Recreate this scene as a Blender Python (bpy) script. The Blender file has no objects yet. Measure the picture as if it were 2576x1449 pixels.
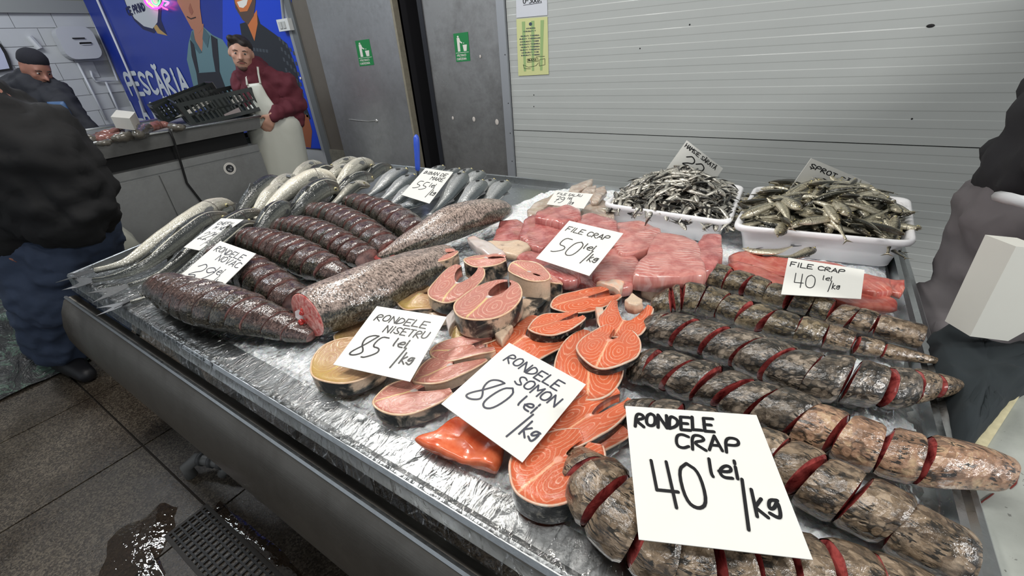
import bpy, math, random
import numpy as np
from mathutils import Vector, Matrix, noise
R = random.Random(7)
scene = bpy.context.scene
COL = scene.collection
# ---------------------------------------------------------------- camera
F = 1089.23; CX, CY = 1288.0, 724.5; H = 1.4
cr = np.array([0.83986724, 0.5385847, -0.06745029])
cu = np.array([-0.21418701, 0.44302647, 0.87054665])
cf = np.array([-0.49874537, 0.71669663, -0.48744127])
CAM = np.array([0, 0, H])
cd = bpy.data.cameras.new('camera'); cam = bpy.data.objects.new('camera', cd); COL.objects.link(cam)
cd.sensor_width = 36; cd.lens = F / 2576 * 36; cd.clip_start = .02
mw = Matrix.Identity(4)
for i in range(3):
    mw[i][0] = cr[i]; mw[i][1] = cu[i]; mw[i][2] = -cf[i]; mw[i][3] = CAM[i]
cam.matrix_world = mw
scene.camera = cam
# ---------------------------------------------------------------- world, lamps, exposure
scene.view_settings.view_transform = 'Standard'; scene.view_settings.look = 'None'
scene.view_settings.gamma = 1; scene.view_settings.exposure = 0.0
scene.view_settings.use_curve_mapping = False
w = bpy.data.worlds.new('hall_air'); scene.world = w; w.use_nodes = True
w.node_tree.nodes['Background'].inputs[0].default_value = (.86, .93, 1, 1)
w.node_tree.nodes['Background'].inputs[1].default_value = .52
def area(name, loc, size, power, target, col=(1, .98, .95)):
    l = bpy.data.lights.new(name, 'AREA'); l.shape = 'RECTANGLE'; l.size, l.size_y = size; l.energy = power; l.color = col
    o = bpy.data.objects.new(name, l); COL.objects.link(o); o.location = loc
    o.rotation_euler = (Vector(target) - Vector(loc)).to_track_quat('-Z', 'Y').to_euler(); return o
area('table_lamp_front', (-.1, .1, 2.8), (1.5, .16), 24, (-.3, .9, .8))
area('table_lamp_left', (-1.7, .8, 2.9), (1.5, .16), 26, (-1.2, 1.0, .8))
area('wall_lamp', (2.3, .5, 2.1), (.35, .25), 42, (-.1, 2.6, 1.0))
area('aisle_lamp', (-4.2, .2, 3.2), (1.5, .3), 34, (-4.4, 1.4, .6), (.9, .95, 1))
area('far_aisle_lamp', (-6.8, .6, 3.2), (1.5, .3), 44, (-8.2, 1.4, 1.4), (.9, .95, 1))
area('floor_lamp_glow', (-1.9, 1.3, 3.2), (.6, .6), 20, (-1.9, .1, 0), (1, .93, .84))
area('poster_lamp', (-4.6, 1.3, 2.9), (.9, .2), 12, (-4.4, 2.75, 1.2), (.9, .95, 1))

# ---------------------------------------------------------------- view rays to world points on real planes
def ray(x, y): return cf + (x - CX) / F * cr - (y - CY) / F * cu
def pz(x, y, z): d = ray(x, y); return Vector(CAM + d * ((z - H) / d[2]))
def py(x, y, Y): d = ray(x, y); return Vector(CAM + d * (Y / d[1]))
def px(x, y, X): d = ray(x, y); return Vector(CAM + d * (X / d[0]))
nh = Vector((cf[0], cf[1], 0)).normalized()
def pv(x, y, base, off=0.0):
    "point on the upright plane through base that faces the viewer, moved off metres nearer"
    d = Vector(ray(x, y)); b = Vector((base[0], base[1], 0)) - nh * off
    return Vector(CAM) + d * (nh.dot(b) / nh.dot(d))
def depth(P): return float((np.array(P) - CAM) @ cf)
def mpp(P): return depth(P) / F
# ---------------------------------------------------------------- object helpers
def link(o, parent=None):
    COL.objects.link(o)
    if parent is not None: o.parent = parent
    return o
def thing(name, label, cat, loc=(0, 0, 0), group=None):
    o = bpy.data.objects.new(name, None); link(o); o.location = loc; o.empty_display_size = .02
    o['label'] = label; o['category'] = cat
    if group: o['group'] = group
    return o
def tag(o, label, cat, group=None, kind=None):
    o['label'] = label; o['category'] = cat
    if group: o['group'] = group
    if kind: o['kind'] = kind
    return o
def mk(name, V, Fs, mat, parent=None, uv=None, uv2=None, smooth=True, org=None, mi=None):
    """one mesh object; V in world metres. parent's location (or org) becomes the origin"""
    if org is None: org = Vector(parent_loc(parent)) if parent is not None else Vector((0, 0, 0))
    org = Vector(org)
    me = bpy.data.meshes.new(name)
    me.from_pydata([tuple(Vector(v) - org) for v in V], [], Fs)
    if uv is not None:
        l = me.uv_layers.new(name='UVMap'); ids = np.empty(len(me.loops), int); me.loops.foreach_get('vertex_index', ids)
        l.data.foreach_set('uv', np.array(uv, float)[ids].ravel())
        if uv2 is not None:
            l = me.uv_layers.new(name='norm'); l.data.foreach_set('uv', np.array(uv2, float)[ids].ravel())
    ms = mat if isinstance(mat, (list, tuple)) else [mat]
    for m in ms: me.materials.append(m)
    if mi is not None: me.polygons.foreach_set('material_index', mi)
    me.polygons.foreach_set('use_smooth', [smooth] * len(me.polygons)); me.update()
    o = bpy.data.objects.new(name, me); link(o, parent)
    if parent is None: o.location = org
    else: o.location = org - Vector(parent_loc(parent))
    return o
def parent_loc(p):
    v = Vector((0, 0, 0))
    while p is not None: v += p.location; p = p.parent
    return v
class MB:
    "mesh collector"
    def __init__(s): s.V = []; s.F = []; s.U = []
    def add(s, V, Fs, U=None):
        n = len(s.V); s.V += [Vector(v) for v in V]; s.F += [tuple(i + n for i in f) for f in Fs]
        s.U += list(U) if U is not None else [(0, 0)] * len(V)
    def box(s, a, b, bev=0):
        a = Vector(a); b = Vector(b)
        lo = Vector([min(a[i], b[i]) for i in range(3)]); hi = Vector([max(a[i], b[i]) for i in range(3)])
        V = [(x, y, z) for x in (lo.x, hi.x) for y in (lo.y, hi.y) for z in (lo.z, hi.z)]
        s.add(V, BOXF)
    def hexa(s, P):
        "8 points: bottom 4 ring, top 4 ring"
        s.add(P, [(3, 2, 1, 0), (4, 5, 6, 7), (0, 1, 5, 4), (1, 2, 6, 5), (2, 3, 7, 6), (3, 0, 4, 7)])
    def prism(s, P, d):
        "polygon P extruded by vector d"
        n = len(P); P = [Vector(p) for p in P]; d = Vector(d)
        s.add(P + [p + d for p in P], [tuple(range(n))[::-1], tuple(range(n, 2 * n))] + [(i, (i + 1) % n, n + (i + 1) % n, n + i) for i in range(n)])
    def tube(s, pts, r, n=8, cap=True):
        pts = [Vector(p) for p in pts]; rs = r if isinstance(r, (list, tuple)) else [r] * len(pts)
        V = []; U = []; up = None
        for i, p in enumerate(pts):
            t = (pts[min(i + 1, len(pts) - 1)] - pts[max(i - 1, 0)]).normalized()
            if up is None: up = t.orthogonal().normalized()
            up = (up - t * up.dot(t)).normalized(); sd = t.cross(up)
            for k in range(n):
                a = 2 * math.pi * k / n; V.append(p + (up * math.cos(a) + sd * math.sin(a)) * rs[i]); U.append((i, k / n))
        Fs = [(i * n + k, i * n + (k + 1) % n, (i + 1) * n + (k + 1) % n, (i + 1) * n + k) for i in range(len(pts) - 1) for k in range(n)]
        if cap: Fs += [tuple(range(n))[::-1], tuple(range((len(pts) - 1) * n, len(pts) * n))]
        s.add(V, Fs, U)
    def ell(s, c, r, n=12, m=8, M=None):
        V = []; 
        for i in range(m + 1):
            th = math.pi * i / m
            for k in range(n):
                a = 2 * math.pi * k / n
                v = Vector((r[0] * math.sin(th) * math.cos(a), r[1] * math.sin(th) * math.sin(a), r[2] * math.cos(th)))
                V.append(Vector(c) + (M @ v if M is not None else v))
        s.add(V, [(i * n + k, (i + 1) * n + k, (i + 1) * n + (k + 1) % n, i * n + (k + 1) % n) for i in range(m) for k in range(n)])
    def build(s, name, mat, parent=None, smooth=False, org=None, uv=False):
        if parent is None and org is None:
            lo = [min(v[i] for v in s.V) for i in range(3)]; hi = [max(v[i] for v in s.V) for i in range(3)]
            org = ((lo[0] + hi[0]) / 2, (lo[1] + hi[1]) / 2, lo[2])
        return mk(name, s.V, s.F, mat, parent, s.U if uv else None, None, smooth, org)
BOXF = [(0, 1, 3, 2), (4, 6, 7, 5), (0, 4, 5, 1), (2, 3, 7, 6), (0, 2, 6, 4), (1, 5, 7, 3)]
def struct(o): o['kind'] = 'structure'; return o
def catmull(P, n):
    "resample list of tuples through a Catmull-Rom curve to n points evenly by the first 3 coords"
    P = [np.array(p, float) for p in P]; Q = [2 * P[0] - P[1]] + P + [2 * P[-1] - P[-2]]
    out = []
    for i in range(1, len(Q) - 2):
        for t in np.linspace(0, 1, 12, endpoint=False):
            a, b, c, d = Q[i - 1:i + 3]
            out.append(.5 * (2 * b + (c - a) * t + (2 * a - 5 * b + 4 * c - d) * t * t + (3 * b - a - 3 * c + d) * t ** 3))
    out.append(P[-1]); out = np.array(out)
    s = np.concatenate([[0], np.cumsum(np.linalg.norm(np.diff(out[:, :3], axis=0), axis=1))])
    t = np.linspace(0, s[-1], n)
    return np.stack([np.interp(t, s, out[:, k]) for k in range(out.shape[1])], 1), s[-1]
# ---------------------------------------------------------------- materials
def s2l(c): return tuple(((x / 255) / 12.92 if x / 255 <= .04045 else ((x / 255 + .055) / 1.055) ** 2.4) for x in c)
class Mat:
    def __init__(s, name, rough=.5, metal=0, spec=.5, coat=0, sss=0, **kw):
        s.m = bpy.data.materials.new(name); s.m.use_nodes = True; s.t = s.m.node_tree; s.b = s.t.nodes['Principled BSDF']
        s.b.inputs['Roughness'].default_value = rough; s.b.inputs['Metallic'].default_value = metal
        s.b.inputs['Specular IOR Level'].default_value = spec; s.b.inputs['Coat Weight'].default_value = coat; s.b.inputs['Coat Roughness'].default_value = .08
        if sss:
            s.b.inputs['Subsurface Weight'].default_value = sss; s.b.inputs['Subsurface Scale'].default_value = .004
    def n(s, typ, props=None, out=0, **ins):
        nd = s.t.nodes.new('ShaderNode' + typ)
        for k, v in (props or {}).items(): setattr(nd, k, v)
        for k, v in ins.items():
            k = int(k[1:]) if k[0] == 'i' and k[1:].isdigit() else k
            i = nd.inputs[k]
            if isinstance(v, bpy.types.NodeSocket): s.t.links.new(v, i)
            else:
                try: i.default_value = v
                except Exception: i.default_value = tuple(v) + (1,)
        return nd.outputs[out]
    def uv(s, name='UVMap', sc=None):
        o = s.n('UVMap', {'uv_map': name})
        return s.n('Mapping', Vector=o, Scale=sc) if sc else o
    def obj(s, sc=None):
        o = s.t.nodes.new('ShaderNodeTexCoord').outputs['Object']
        return s.n('Mapping', Vector=o, Scale=sc) if sc else o
    def pos(s, sc=None):
        o = s.t.nodes.new('ShaderNodeNewGeometry').outputs['Position']
        return s.n('Mapping', Vector=o, Scale=sc) if sc else o
    def noise(s, vec, scale, det=2, rough=.5, dist=0): return s.n('TexNoise', Vector=vec, Scale=scale, Detail=det, Roughness=rough, Distortion=dist)
    def vor(s, vec, scale, feat='F1', out=0): return s.n('TexVoronoi', {'feature': feat}, out=out, Vector=vec, Scale=scale)
    def ramp(s, fac, stops, interp='LINEAR'):
        nd = s.t.nodes.new('ShaderNodeValToRGB'); s.t.links.new(fac, nd.inputs[0]); cr_ = nd.color_ramp; cr_.interpolation = interp
        while len(cr_.elements) < len(stops): cr_.elements.new(.5)
        for e, (p, c) in zip(cr_.elements, stops):
            e.position = p; e.color = (tuple(c) + (1,)) if not isinstance(c, (int, float)) else (c, c, c, 1)
        return nd.outputs[0]
    def mix(s, fac, a, b, mode='MIX'):
        nd = s.t.nodes.new('ShaderNodeMix'); nd.data_type = 'RGBA'; nd.blend_type = mode
        for i, v in ((0, fac), (6, a), (7, b)):
            if isinstance(v, bpy.types.NodeSocket): s.t.links.new(v, nd.inputs[i])
            else: nd.inputs[i].default_value = v if isinstance(v, (int, float)) else tuple(v) + (1,)
        return nd.outputs[2]
    def math(s, op, a, b=0.0, c=0.0):
        nd = s.t.nodes.new('ShaderNodeMath'); nd.operation = op
        for i, v in enumerate((a, b, c)):
            if isinstance(v, bpy.types.NodeSocket): s.t.links.new(v, nd.inputs[i])
            else: nd.inputs[i].default_value = v
        return nd.outputs[0]
    def sep(s, v):
        nd = s.t.nodes.new('ShaderNodeSeparateXYZ'); s.t.links.new(v, nd.inputs[0]); return nd.outputs
    def col(s, c):
        if isinstance(c, bpy.types.NodeSocket): s.t.links.new(c, s.b.inputs['Base Color'])
        else: s.b.inputs['Base Color'].default_value = tuple(c) + (1,)
        return s
    def set(s, k, v):
        if isinstance(v, bpy.types.NodeSocket): s.t.links.new(v, s.b.inputs[k])
        else: s.b.inputs[k].default_value = v
        return s
    def bump(s, h, strength=.5, dist=.002):
        o = s.n('Bump', Height=h, Strength=strength, Distance=dist); s.t.links.new(o, s.b.inputs['Normal']); s.t.links.new(o, s.b.inputs['Coat Normal']); return s
MATS = {}
def plain(name, rgb, rough=.5, metal=0, coat=0, nz=0, nsc=40, bump=0, spec=.5, sss=0):
    if name in MATS: return MATS[name]
    M = Mat(name, rough, metal, spec, coat, sss); c = s2l(rgb)
    if nz:
        f = M.noise(M.obj(), nsc, 4, .6)
        M.col(M.mix(f, tuple(x * (1 - nz) for x in c), tuple(min(1, x * (1 + nz)) for x in c)))
        if bump: M.bump(f, bump, .003)
    else: M.col(c)
    MATS[name] = M.m; return M.m

def skin_novac(name, light):
    M = Mat(name, .22, 0, .6, .5)
    uv = M.uv(); nv = M.sep(M.uv('norm'))
    top = M.math('COSINE', M.math('MULTIPLY', nv[1], 6.2832)); top = M.math('MULTIPLY_ADD', top, .5, .5)
    fine = M.noise(M.uv(sc=(1, .55, 1)), 230, 3, .65, .6); mid = M.noise(uv, 45, 3); big = M.noise(M.pos(), 9, 2)
    f = M.math('ADD', M.math('MULTIPLY', fine, .75), M.math('MULTIPLY', mid, .25))
    if light:
        dark = M.ramp(f, [(.42, (.012, .012, .01)), (.53, (.085, .078, .058)), (.62, (.22, .2, .16))])
        lite = M.ramp(f, [(.38, (.03, .025, .022)), (.49, (.26, .2, .17)), (.62, (.54, .43, .37))])
        k = M.math('ADD', M.math('MULTIPLY', top, 1.1), M.math('MULTIPLY', big, .5))
        c = M.mix(M.ramp(k, [(.95, 0), (1.2, 1)]), dark, lite)
    else:
        dark = M.ramp(f, [(.40, (.006, .006, .005)), (.52, (.035, .031, .022)), (.68, (.15, .13, .095))])
        lite = M.ramp(f, [(.38, (.016, .011, .010)), (.52, (.085, .052, .046)), (.66, (.21, .145, .125))])
        k = M.math('ADD', M.math('MULTIPLY', top, .7), M.math('MULTIPLY', big, .8))
        c = M.mix(M.ramp(k, [(.9, 0), (1.35, 1)]), dark, lite)
    M.col(c); M.bump(M.math('ADD', M.vor(M.uv(sc=(1, .7, 1)), 260), M.math('MULTIPLY', mid, 1.5)), .55, .0013)
    return M.m
def skin_carp(name, lo, mid_, hi, dark=.5, scale=105):
    lo, mid_, hi = [tuple(x * k_ for x, k_ in zip(c, (.66, .6, .5))) for c in (lo, mid_, hi)]
    M = Mat(name, .22, 0, .6, .5)
    uv = M.uv()
    wv = M.n('VectorMath', {'operation': 'ADD'}, i0=M.uv(sc=(1, .85, 1)), i1=M.n('VectorMath', {'operation': 'SCALE'}, i0=M.n('TexNoise', out=1, Vector=uv, Scale=90, Detail=3), Scale=.008))
    f1 = M.vor(wv, scale, 'F1'); cell = M.sep(M.vor(wv, scale, 'F1', 1))[0]
    nz = M.noise(uv, 150, 4, .7, .4); big = M.noise(uv, 26, 4, .65, .6)
    k = M.math('ADD', M.math('MULTIPLY', big, .55), M.math('ADD', M.math('MULTIPLY', nz, .3), M.math('MULTIPLY', cell, .16)))
    base = M.ramp(k, [(.40, lo), (.52, mid_), (.63, tuple(x * 1.15 for x in hi))])
    fl_ = M.noise(M.uv(sc=(.5, 1.3, 1)), 120, 2, .6, 1.4); gate = M.ramp(M.noise(uv, 45, 2), [(.42, 0), (.56, 1)])
    dash = M.math('MULTIPLY', M.ramp(fl_, [(.50, 0), (.57, .95)]), gate)
    ring = M.math('MULTIPLY', M.ramp(f1, [(.42, 0), (.56, .9)]), M.ramp(M.noise(uv, 30, 2), [(.9 - dark, 0), (1.04 - dark, 1)]))
    M.col(M.mix(M.math('MAXIMUM', dash, ring), base, (.010, .009, .007)))
    M.bump(M.math('ADD', M.math('MULTIPLY', f1, -1.0), M.math('ADD', M.math('MULTIPLY', nz, .9), M.math('MULTIPLY', big, 2.0))), .6, .0022)
    return M.m
def flesh(name, a, b, rough=.25, sc=60, bump=.4, sss=.12):
    M = Mat(name, rough, 0, .6, .4, sss); f = M.noise(M.pos(), sc, 4, .6, .4)
    M.col(M.ramp(f, [(.35, s2l(a)), (.62, s2l(b))])); M.bump(f, bump, .002); return M.m
def steak_face(name, base, line, fat, spine, freq, yellow=None):
    M = Mat(name, .24, 0, .55, .35, .12)
    uv = M.uv(); S = M.sep(uv); ax = M.math('ABSOLUTE', S[0])
    nz = M.n('TexNoise', out=1, Vector=uv, Scale=3.0, Detail=2)
    # rings about the middle of each loin, bent by noise
    def dist(cx, cy, sy):
        dx = M.math('SUBTRACT', ax, cx); dy = M.math('MULTIPLY', M.math('SUBTRACT', S[1], cy), sy)
        return M.math('SQRT', M.math('ADD', M.math('MULTIPLY', dx, dx), M.math('MULTIPLY', dy, dy)))
    d = M.math('MINIMUM', dist(.44, .26, .75), M.math('MULTIPLY', dist(.62, -.55, .5), 1.0))
    d = M.math('ADD', d, M.math('MULTIPLY', M.sep(nz)[0], .13))
    l = M.math('SINE', M.math('MULTIPLY', d, freq)); l = M.ramp(l, [(.62, 0), (.97, 1)])
    fine = M.noise(uv, 14, 4, .7, .8)
    c = M.mix(fine, s2l(base[0]), s2l(base[1]))
    c = M.mix(M.math('MULTIPLY', l, M.math('MULTIPLY', fine, .95)), c, s2l(line))
    # fat line down the middle of the back and round the spine
    cen = M.ramp(M.math('ADD', ax, M.math('MULTIPLY', M.math('SUBTRACT', fine, .5), .12)), [(.015, 1), (.05, 0)])
    up = M.math('GREATER_THAN', S[1], 0.0)
    c = M.mix(M.math('MULTIPLY', M.math('MULTIPLY', cen, up), .8), c, s2l(fat))
    ds = M.math('SQRT', M.math('ADD', M.math('MULTIPLY', ax, ax), M.math('POWER', M.math('ABSOLUTE', M.math('ADD', S[1], .02)), 2)))
    c = M.mix(M.ramp(M.math('ADD', ds, M.math('MULTIPLY', fine, .05)), [(.09, 1), (.15, 0)]), c, s2l(spine))
    if yellow:
        yk = M.ramp(M.math('ADD', M.math('MULTIPLY', S[1], .5), M.math('MULTIPLY', fine, .6)), [(.38, 0), (.75, 1)])
        c = M.mix(M.math('MULTIPLY', yk, .85), c, s2l(yellow))
    M.col(c); M.bump(M.math('ADD', M.math('MULTIPLY', l, .5), fine), .45, .0012); return M.m
def skin_uvfish(name, back, side, belly, stripes, metal=.25, patt=.5):
    M = Mat(name, .25, metal, .6, .35)
    nv = M.sep(M.uv('norm')); v = nv[1]; k = M.math('MULTIPLY', M.math('ABSOLUTE', M.math('SUBTRACT', v, .5)), 2)  # 1 back, 0 belly
    nz = M.noise(M.uv(), 130, 3, .6); k2 = M.math('ADD', k, M.math('MULTIPLY', M.math('SUBTRACT', nz, .5), .16))
    c = M.ramp(k2, [(.16, belly), (.34, side), (.56, side), (.74, back)])
    st = M.math('SINE', M.math('MULTIPLY', k, stripes)); st = M.ramp(st, [(.2, 0), (.9, 1)])
    mid = M.ramp(k, [(.25, 0), (.4, 1), (.8, 1), (.95, 0)])
    c = M.mix(M.math('MULTIPLY', M.math('MULTIPLY', st, mid), patt), c, tuple(x * .4 for x in side))
    head = M.ramp(nv[0], [(.0, 1), (.2, 0)]); c = M.mix(M.math('MULTIPLY', head, M.math('MULTIPLY', nz, .35)), c, (.35, .22, .1))
    gill = M.ramp(M.math('ABSOLUTE', M.math('SUBTRACT', nv[0], M.math('MULTIPLY_ADD', M.math('SINE', M.math('MULTIPLY', v, 6.28)), .01, .19))), [(.003, 1), (.009, 0)])
    c = M.mix(M.math('MULTIPLY', gill, .7), c, (.05, .03, .03))
    e = M.vor(M.uv(sc=(1, 1, 1)), 190, 'DISTANCE_TO_EDGE'); c = M.mix(M.math('MULTIPLY', M.math('MULTIPLY', M.ramp(e, [(.0, 1), (.12, 0)]), mid), .55), c, (.05, .05, .05)); M.col(c)
    M.bump(M.ramp(e, [(0, 0), (.15, 1)]), .35, .001); return M.m
def steel(name, rgb, rough=.35, brush=(1, 1, 1), dirt=.3, bsc=60, streak=.4, dcol=(60, 55, 48), metal=1):
    M = Mat(name, rough, metal, .5)
    n1 = M.noise(M.obj(brush), bsc, 4, .6); n2 = M.noise(M.obj(), 2.5, 5, .65, .4); n3 = M.noise(M.obj(), 18, 5, .7)
    c = M.mix(M.math('MULTIPLY', n1, streak), s2l(rgb), tuple(x * .55 for x in s2l(rgb)))
    d = M.ramp(M.math('ADD', M.math('MULTIPLY', n2, .7), M.math('MULTIPLY', n3, .3)), [(.45, 0), (.7, 1)])
    M.col(M.mix(M.math('MULTIPLY', d, dirt), c, s2l(dcol)))
    M.set('Roughness', M.math('MULTIPLY_ADD', M.math('ADD', n2, n1), .22, rough - .2)); M.bump(M.math('ADD', n1, n2), .12, .004); return M.m

m_novac = skin_novac('bighead_skin', False); m_tail = skin_novac('bighead_tail_skin', True)
m_carpA = skin_carp('carp_skin_olive', (.07, .055, .035), (.2, .17, .12), (.33, .28, .2), .45)
m_carpB = skin_carp('carp_skin_grey', (.06, .052, .045), (.2, .175, .155), (.42, .38, .35), .5)
m_carpC = skin_carp('carp_skin_tan', (.14, .105, .08), (.34, .27, .21), (.5, .42, .35), .42)
m_carpP = skin_carp('carp_skin_pink', (.3, .19, .14), (.56, .36, .27), (.66, .5, .36), .35)
m_fl_novac = flesh('bighead_flesh', (92, 60, 58), (150, 108, 102), .3)
m_fl_carp = flesh('carp_flesh', (92, 28, 30), (176, 84, 80), .2)
m_fl_tail = flesh('tail_flesh', (196, 70, 66), (232, 170, 160), .3, 90, .8)
m_salmon = steak_face('salmon_face', ((200, 88, 52), (216, 116, 80)), (236, 178, 146), (246, 190, 150), (236, 170, 145), 62)
m_salmon2 = flesh('salmon_fillet_flesh', (206, 78, 38), (226, 122, 82), .22, 26)
m_sturg = steak_face('sturgeon_face', ((180, 108, 96), (206, 146, 130)), (228, 186, 164), (226, 204, 140), (200, 190, 184), 56)
m_sturgY = steak_face('sturgeon_face_yellow', ((176, 132, 96), (202, 166, 128)), (220, 196, 148), (208, 184, 100), (196, 178, 132), 56, (196, 166, 96))
def skin_patch(name, a, b, c_, sc, lo=.42, hi=.55):
    M = Mat(name, .3, 0, .5, .3); f = M.noise(M.pos(), sc, 4, .6, .5); g = M.noise(M.pos(), 220, 2)
    M.col(M.mix(M.math('MULTIPLY', g, .4), M.ramp(f, [(lo, s2l(a)), ((lo + hi) / 2, s2l(b)), (hi, s2l(c_))]), s2l(a))); M.bump(M.math('ADD', f, g), .4, .001); return M.m
m_salskin = skin_patch('salmon_skin', (22, 24, 26), (58, 58, 56), (140, 134, 122), 95, .5, .66)
m_stskin = skin_patch('sturgeon_skin', (34, 36, 36), (120, 112, 100), (206, 180, 156), 22)
m_stskinP = skin_patch('sturgeon_skin_pale', (120, 108, 94), (206, 178, 154), (222, 196, 170), 26, .3, .45)
m_cut = flesh('sturgeon_rim', (214, 176, 140), (232, 200, 168), .35)
def fillet_mat(name, a, b, line, sc=26):
    M = Mat(name, .22, 0, .6, .4, .12); o = M.uv(); nz = M.noise(o, 30, 4, .65, .5)
    wv = M.n('TexWave', {'bands_direction': 'X'}, out=1, Vector=o, Scale=sc, Distortion=9, Detail=3, i4=.8)
    big = M.noise(o, 9, 2); c = M.ramp(nz, [(.36, s2l(a)), (.62, s2l(b))])
    k = M.math('MULTIPLY', M.ramp(wv, [(.72, 0), (.95, 1)]), M.ramp(big, [(.48, 0), (.66, .5)]))
    M.col(M.mix(k, c, s2l(line))); M.bump(M.math('ADD', nz, M.math('MULTIPLY', wv, .4)), .5, .0015); return M.m
m_fil = fillet_mat('carp_fillet', (158, 78, 76), (196, 126, 120), (226, 196, 186))
m_filR = fillet_mat('carp_fillet_red', (176, 78, 70), (198, 116, 100), (222, 166, 150), 18)
m_filW = fillet_mat('zander_fillet', (168, 146, 130), (196, 182, 168), (220, 212, 202), 14)
m_bone = fillet_mat('belly_membrane', (180, 104, 98), (206, 144, 134), (232, 212, 204), 22)
m_mullet = skin_uvfish('mullet_skin', (.025, .03, .03), (.26, .27, .24), (.66, .62, .5), 46, .2, .55)
m_mulletS = skin_uvfish('mullet_belly_skin', (.05, .055, .05), (.42, .41, .35), (.74, .7, .58), 46, .2, .35)
m_bass = skin_uvfish('bass_skin', (.1, .12, .13), (.5, .52, .52), (.8, .79, .76), 30, .35, .25)
m_sprat = skin_uvfish('sprat_skin', (.04, .04, .03), (.5, .46, .33), (.72, .67, .52), 20, .5, .2)
m_anch = skin_uvfish('anchovy_skin', (.025, .025, .024), (.55, .53, .46), (.85, .82, .73), 16, .5, .2)
m_fin = plain('fin_grey', (84, 86, 88), .35, .1, .2, .35, 120)
m_eye = plain('fish_eye', (12, 12, 14), .1, 0, .6)
m_iris = plain('fish_iris', (190, 180, 130), .2, .4)
m_card = plain('card_white', (222, 222, 216), .5, nz=.03, nsc=20)
m_ink = plain('marker_ink', (18, 18, 22), .4)
m_inkg = plain('marker_ink_faded', (66, 68, 80), .4)
m_rim = steel('tray_steel', (196, 200, 202), .3, (1, 1, 1), .3, 90, .4, (120, 112, 100))
m_galv = steel('worn_steel', (158, 160, 160), .38, (1, 1, 1), .35, 50, .4, (90, 86, 80), .6)
m_dark = steel('skirt_steel', (128, 124, 118), .42, (1, 1, 60), .45, 14, .5, (50, 44, 38))
m_door = steel('door_steel', (196, 198, 202), .3, (1, 1, 1), .4, 30, .5, (98, 96, 94), .75)
m_door2 = steel('door_steel_dirty', (178, 178, 178), .3, (1, 1, 1), .6, 22, .5, (90, 88, 84), .75)
m_black = plain('black_gap', (12, 12, 14), .7)
# ---------------------------------------------------------------- handwriting
GL = {'A': '00 26 40|12 32', 'B': '00 06 35 34 13|13 43 41 00', 'C': '45 26 05 01 20 41', 'D': '00 06 35 43 31 00', 'E': '46 06 00 40|03 33', 'F': '00 06 46|03 33',
 'G': '45 26 05 01 20 41 43 23', 'H': '00 06|40 46|03 43', 'I': '20 24|25 26', 'i': '20 24|25 26', 'J': '46 41 20 01', 'K': '00 06|46 03 40', 'L': '06 00 40', 'M': '00 06 23 46 40', 'N': '00 06 40 46',
 'O': '26 05 01 20 41 45 26', 'P': '00 06 46 43 03', 'Q': '26 05 01 20 41 45 26|31 50', 'R': '00 06 36 44 03 40', 'S': '45 26 05 13 32 41 20 01', 'T': '06 46|26 20', 'U': '06 01 20 41 46', 'V': '06 20 46', 'Z': '06 46 00 40',
 '0': '26 05 01 20 41 45 26', '1': '04 26 20', '2': '04 15 26 45 43 22 11 00 10 31 40', '3': '06 46 23 42 30 00', '4': '06 02 42|36 30', '5': '36 06 03 33 42 31 10 00', '7': '06 46 10|13 43', '8': '46 26 05 13 32 41 20 00 01 23 46',
 '9': '45 26 05 04 23 45 43 20 00', '/': '00 46', '-': '03 33', 'l': '06 01 10', 'e': '02 42 44 24 02 10 40', 'k': '00 06|34 02 40', 'g': '44 14 02 22 44 41 30 01', '%': '00 46|15 16|40 41', "'": '25 26'}
ACC = {'Ă': ('A', '17 26.8 37'), 'Ş': ('S', '2-1 1-2'), 'Ţ': ('T', '2-1 1-2'), 'Â': ('A', '17 28 37')}
def gl_strokes(ch):
    extra = []
    if ch == 'Ă': ch, extra = 'A', [[(1, 7.4), (2, 6.9), (3, 7.4)]]
    elif ch == 'Ş': ch, extra = 'S', [[(2, -.6), (1.6, -1.5)]]
    elif ch == 'Ţ': ch, extra = 'T', [[(2, -.6), (1.6, -1.5)]]
    elif ch == 'Â': ch, extra = 'A', [[(1.2, 6.9), (2, 7.6), (2.8, 6.9)]]
    if ch not in GL: return []
    return [[(float(p[0]), float(p[1])) for p in st.split()] for st in GL[ch].split('|')] + extra
ROUND = set('CGOQSU023589BDPRJeglş')
def chaikin(p, closed=False):
    for _ in range(2):
        q = [p[0]]
        for a, b in zip(p, p[1:]): q += [(a[0] * .75 + b[0] * .25, a[1] * .75 + b[1] * .25), (a[0] * .25 + b[0] * .75, a[1] * .25 + b[1] * .75)]
        q.append(p[-1]); p = q
    return p
LIFT = Vector((0, -.00003, .00002))
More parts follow.
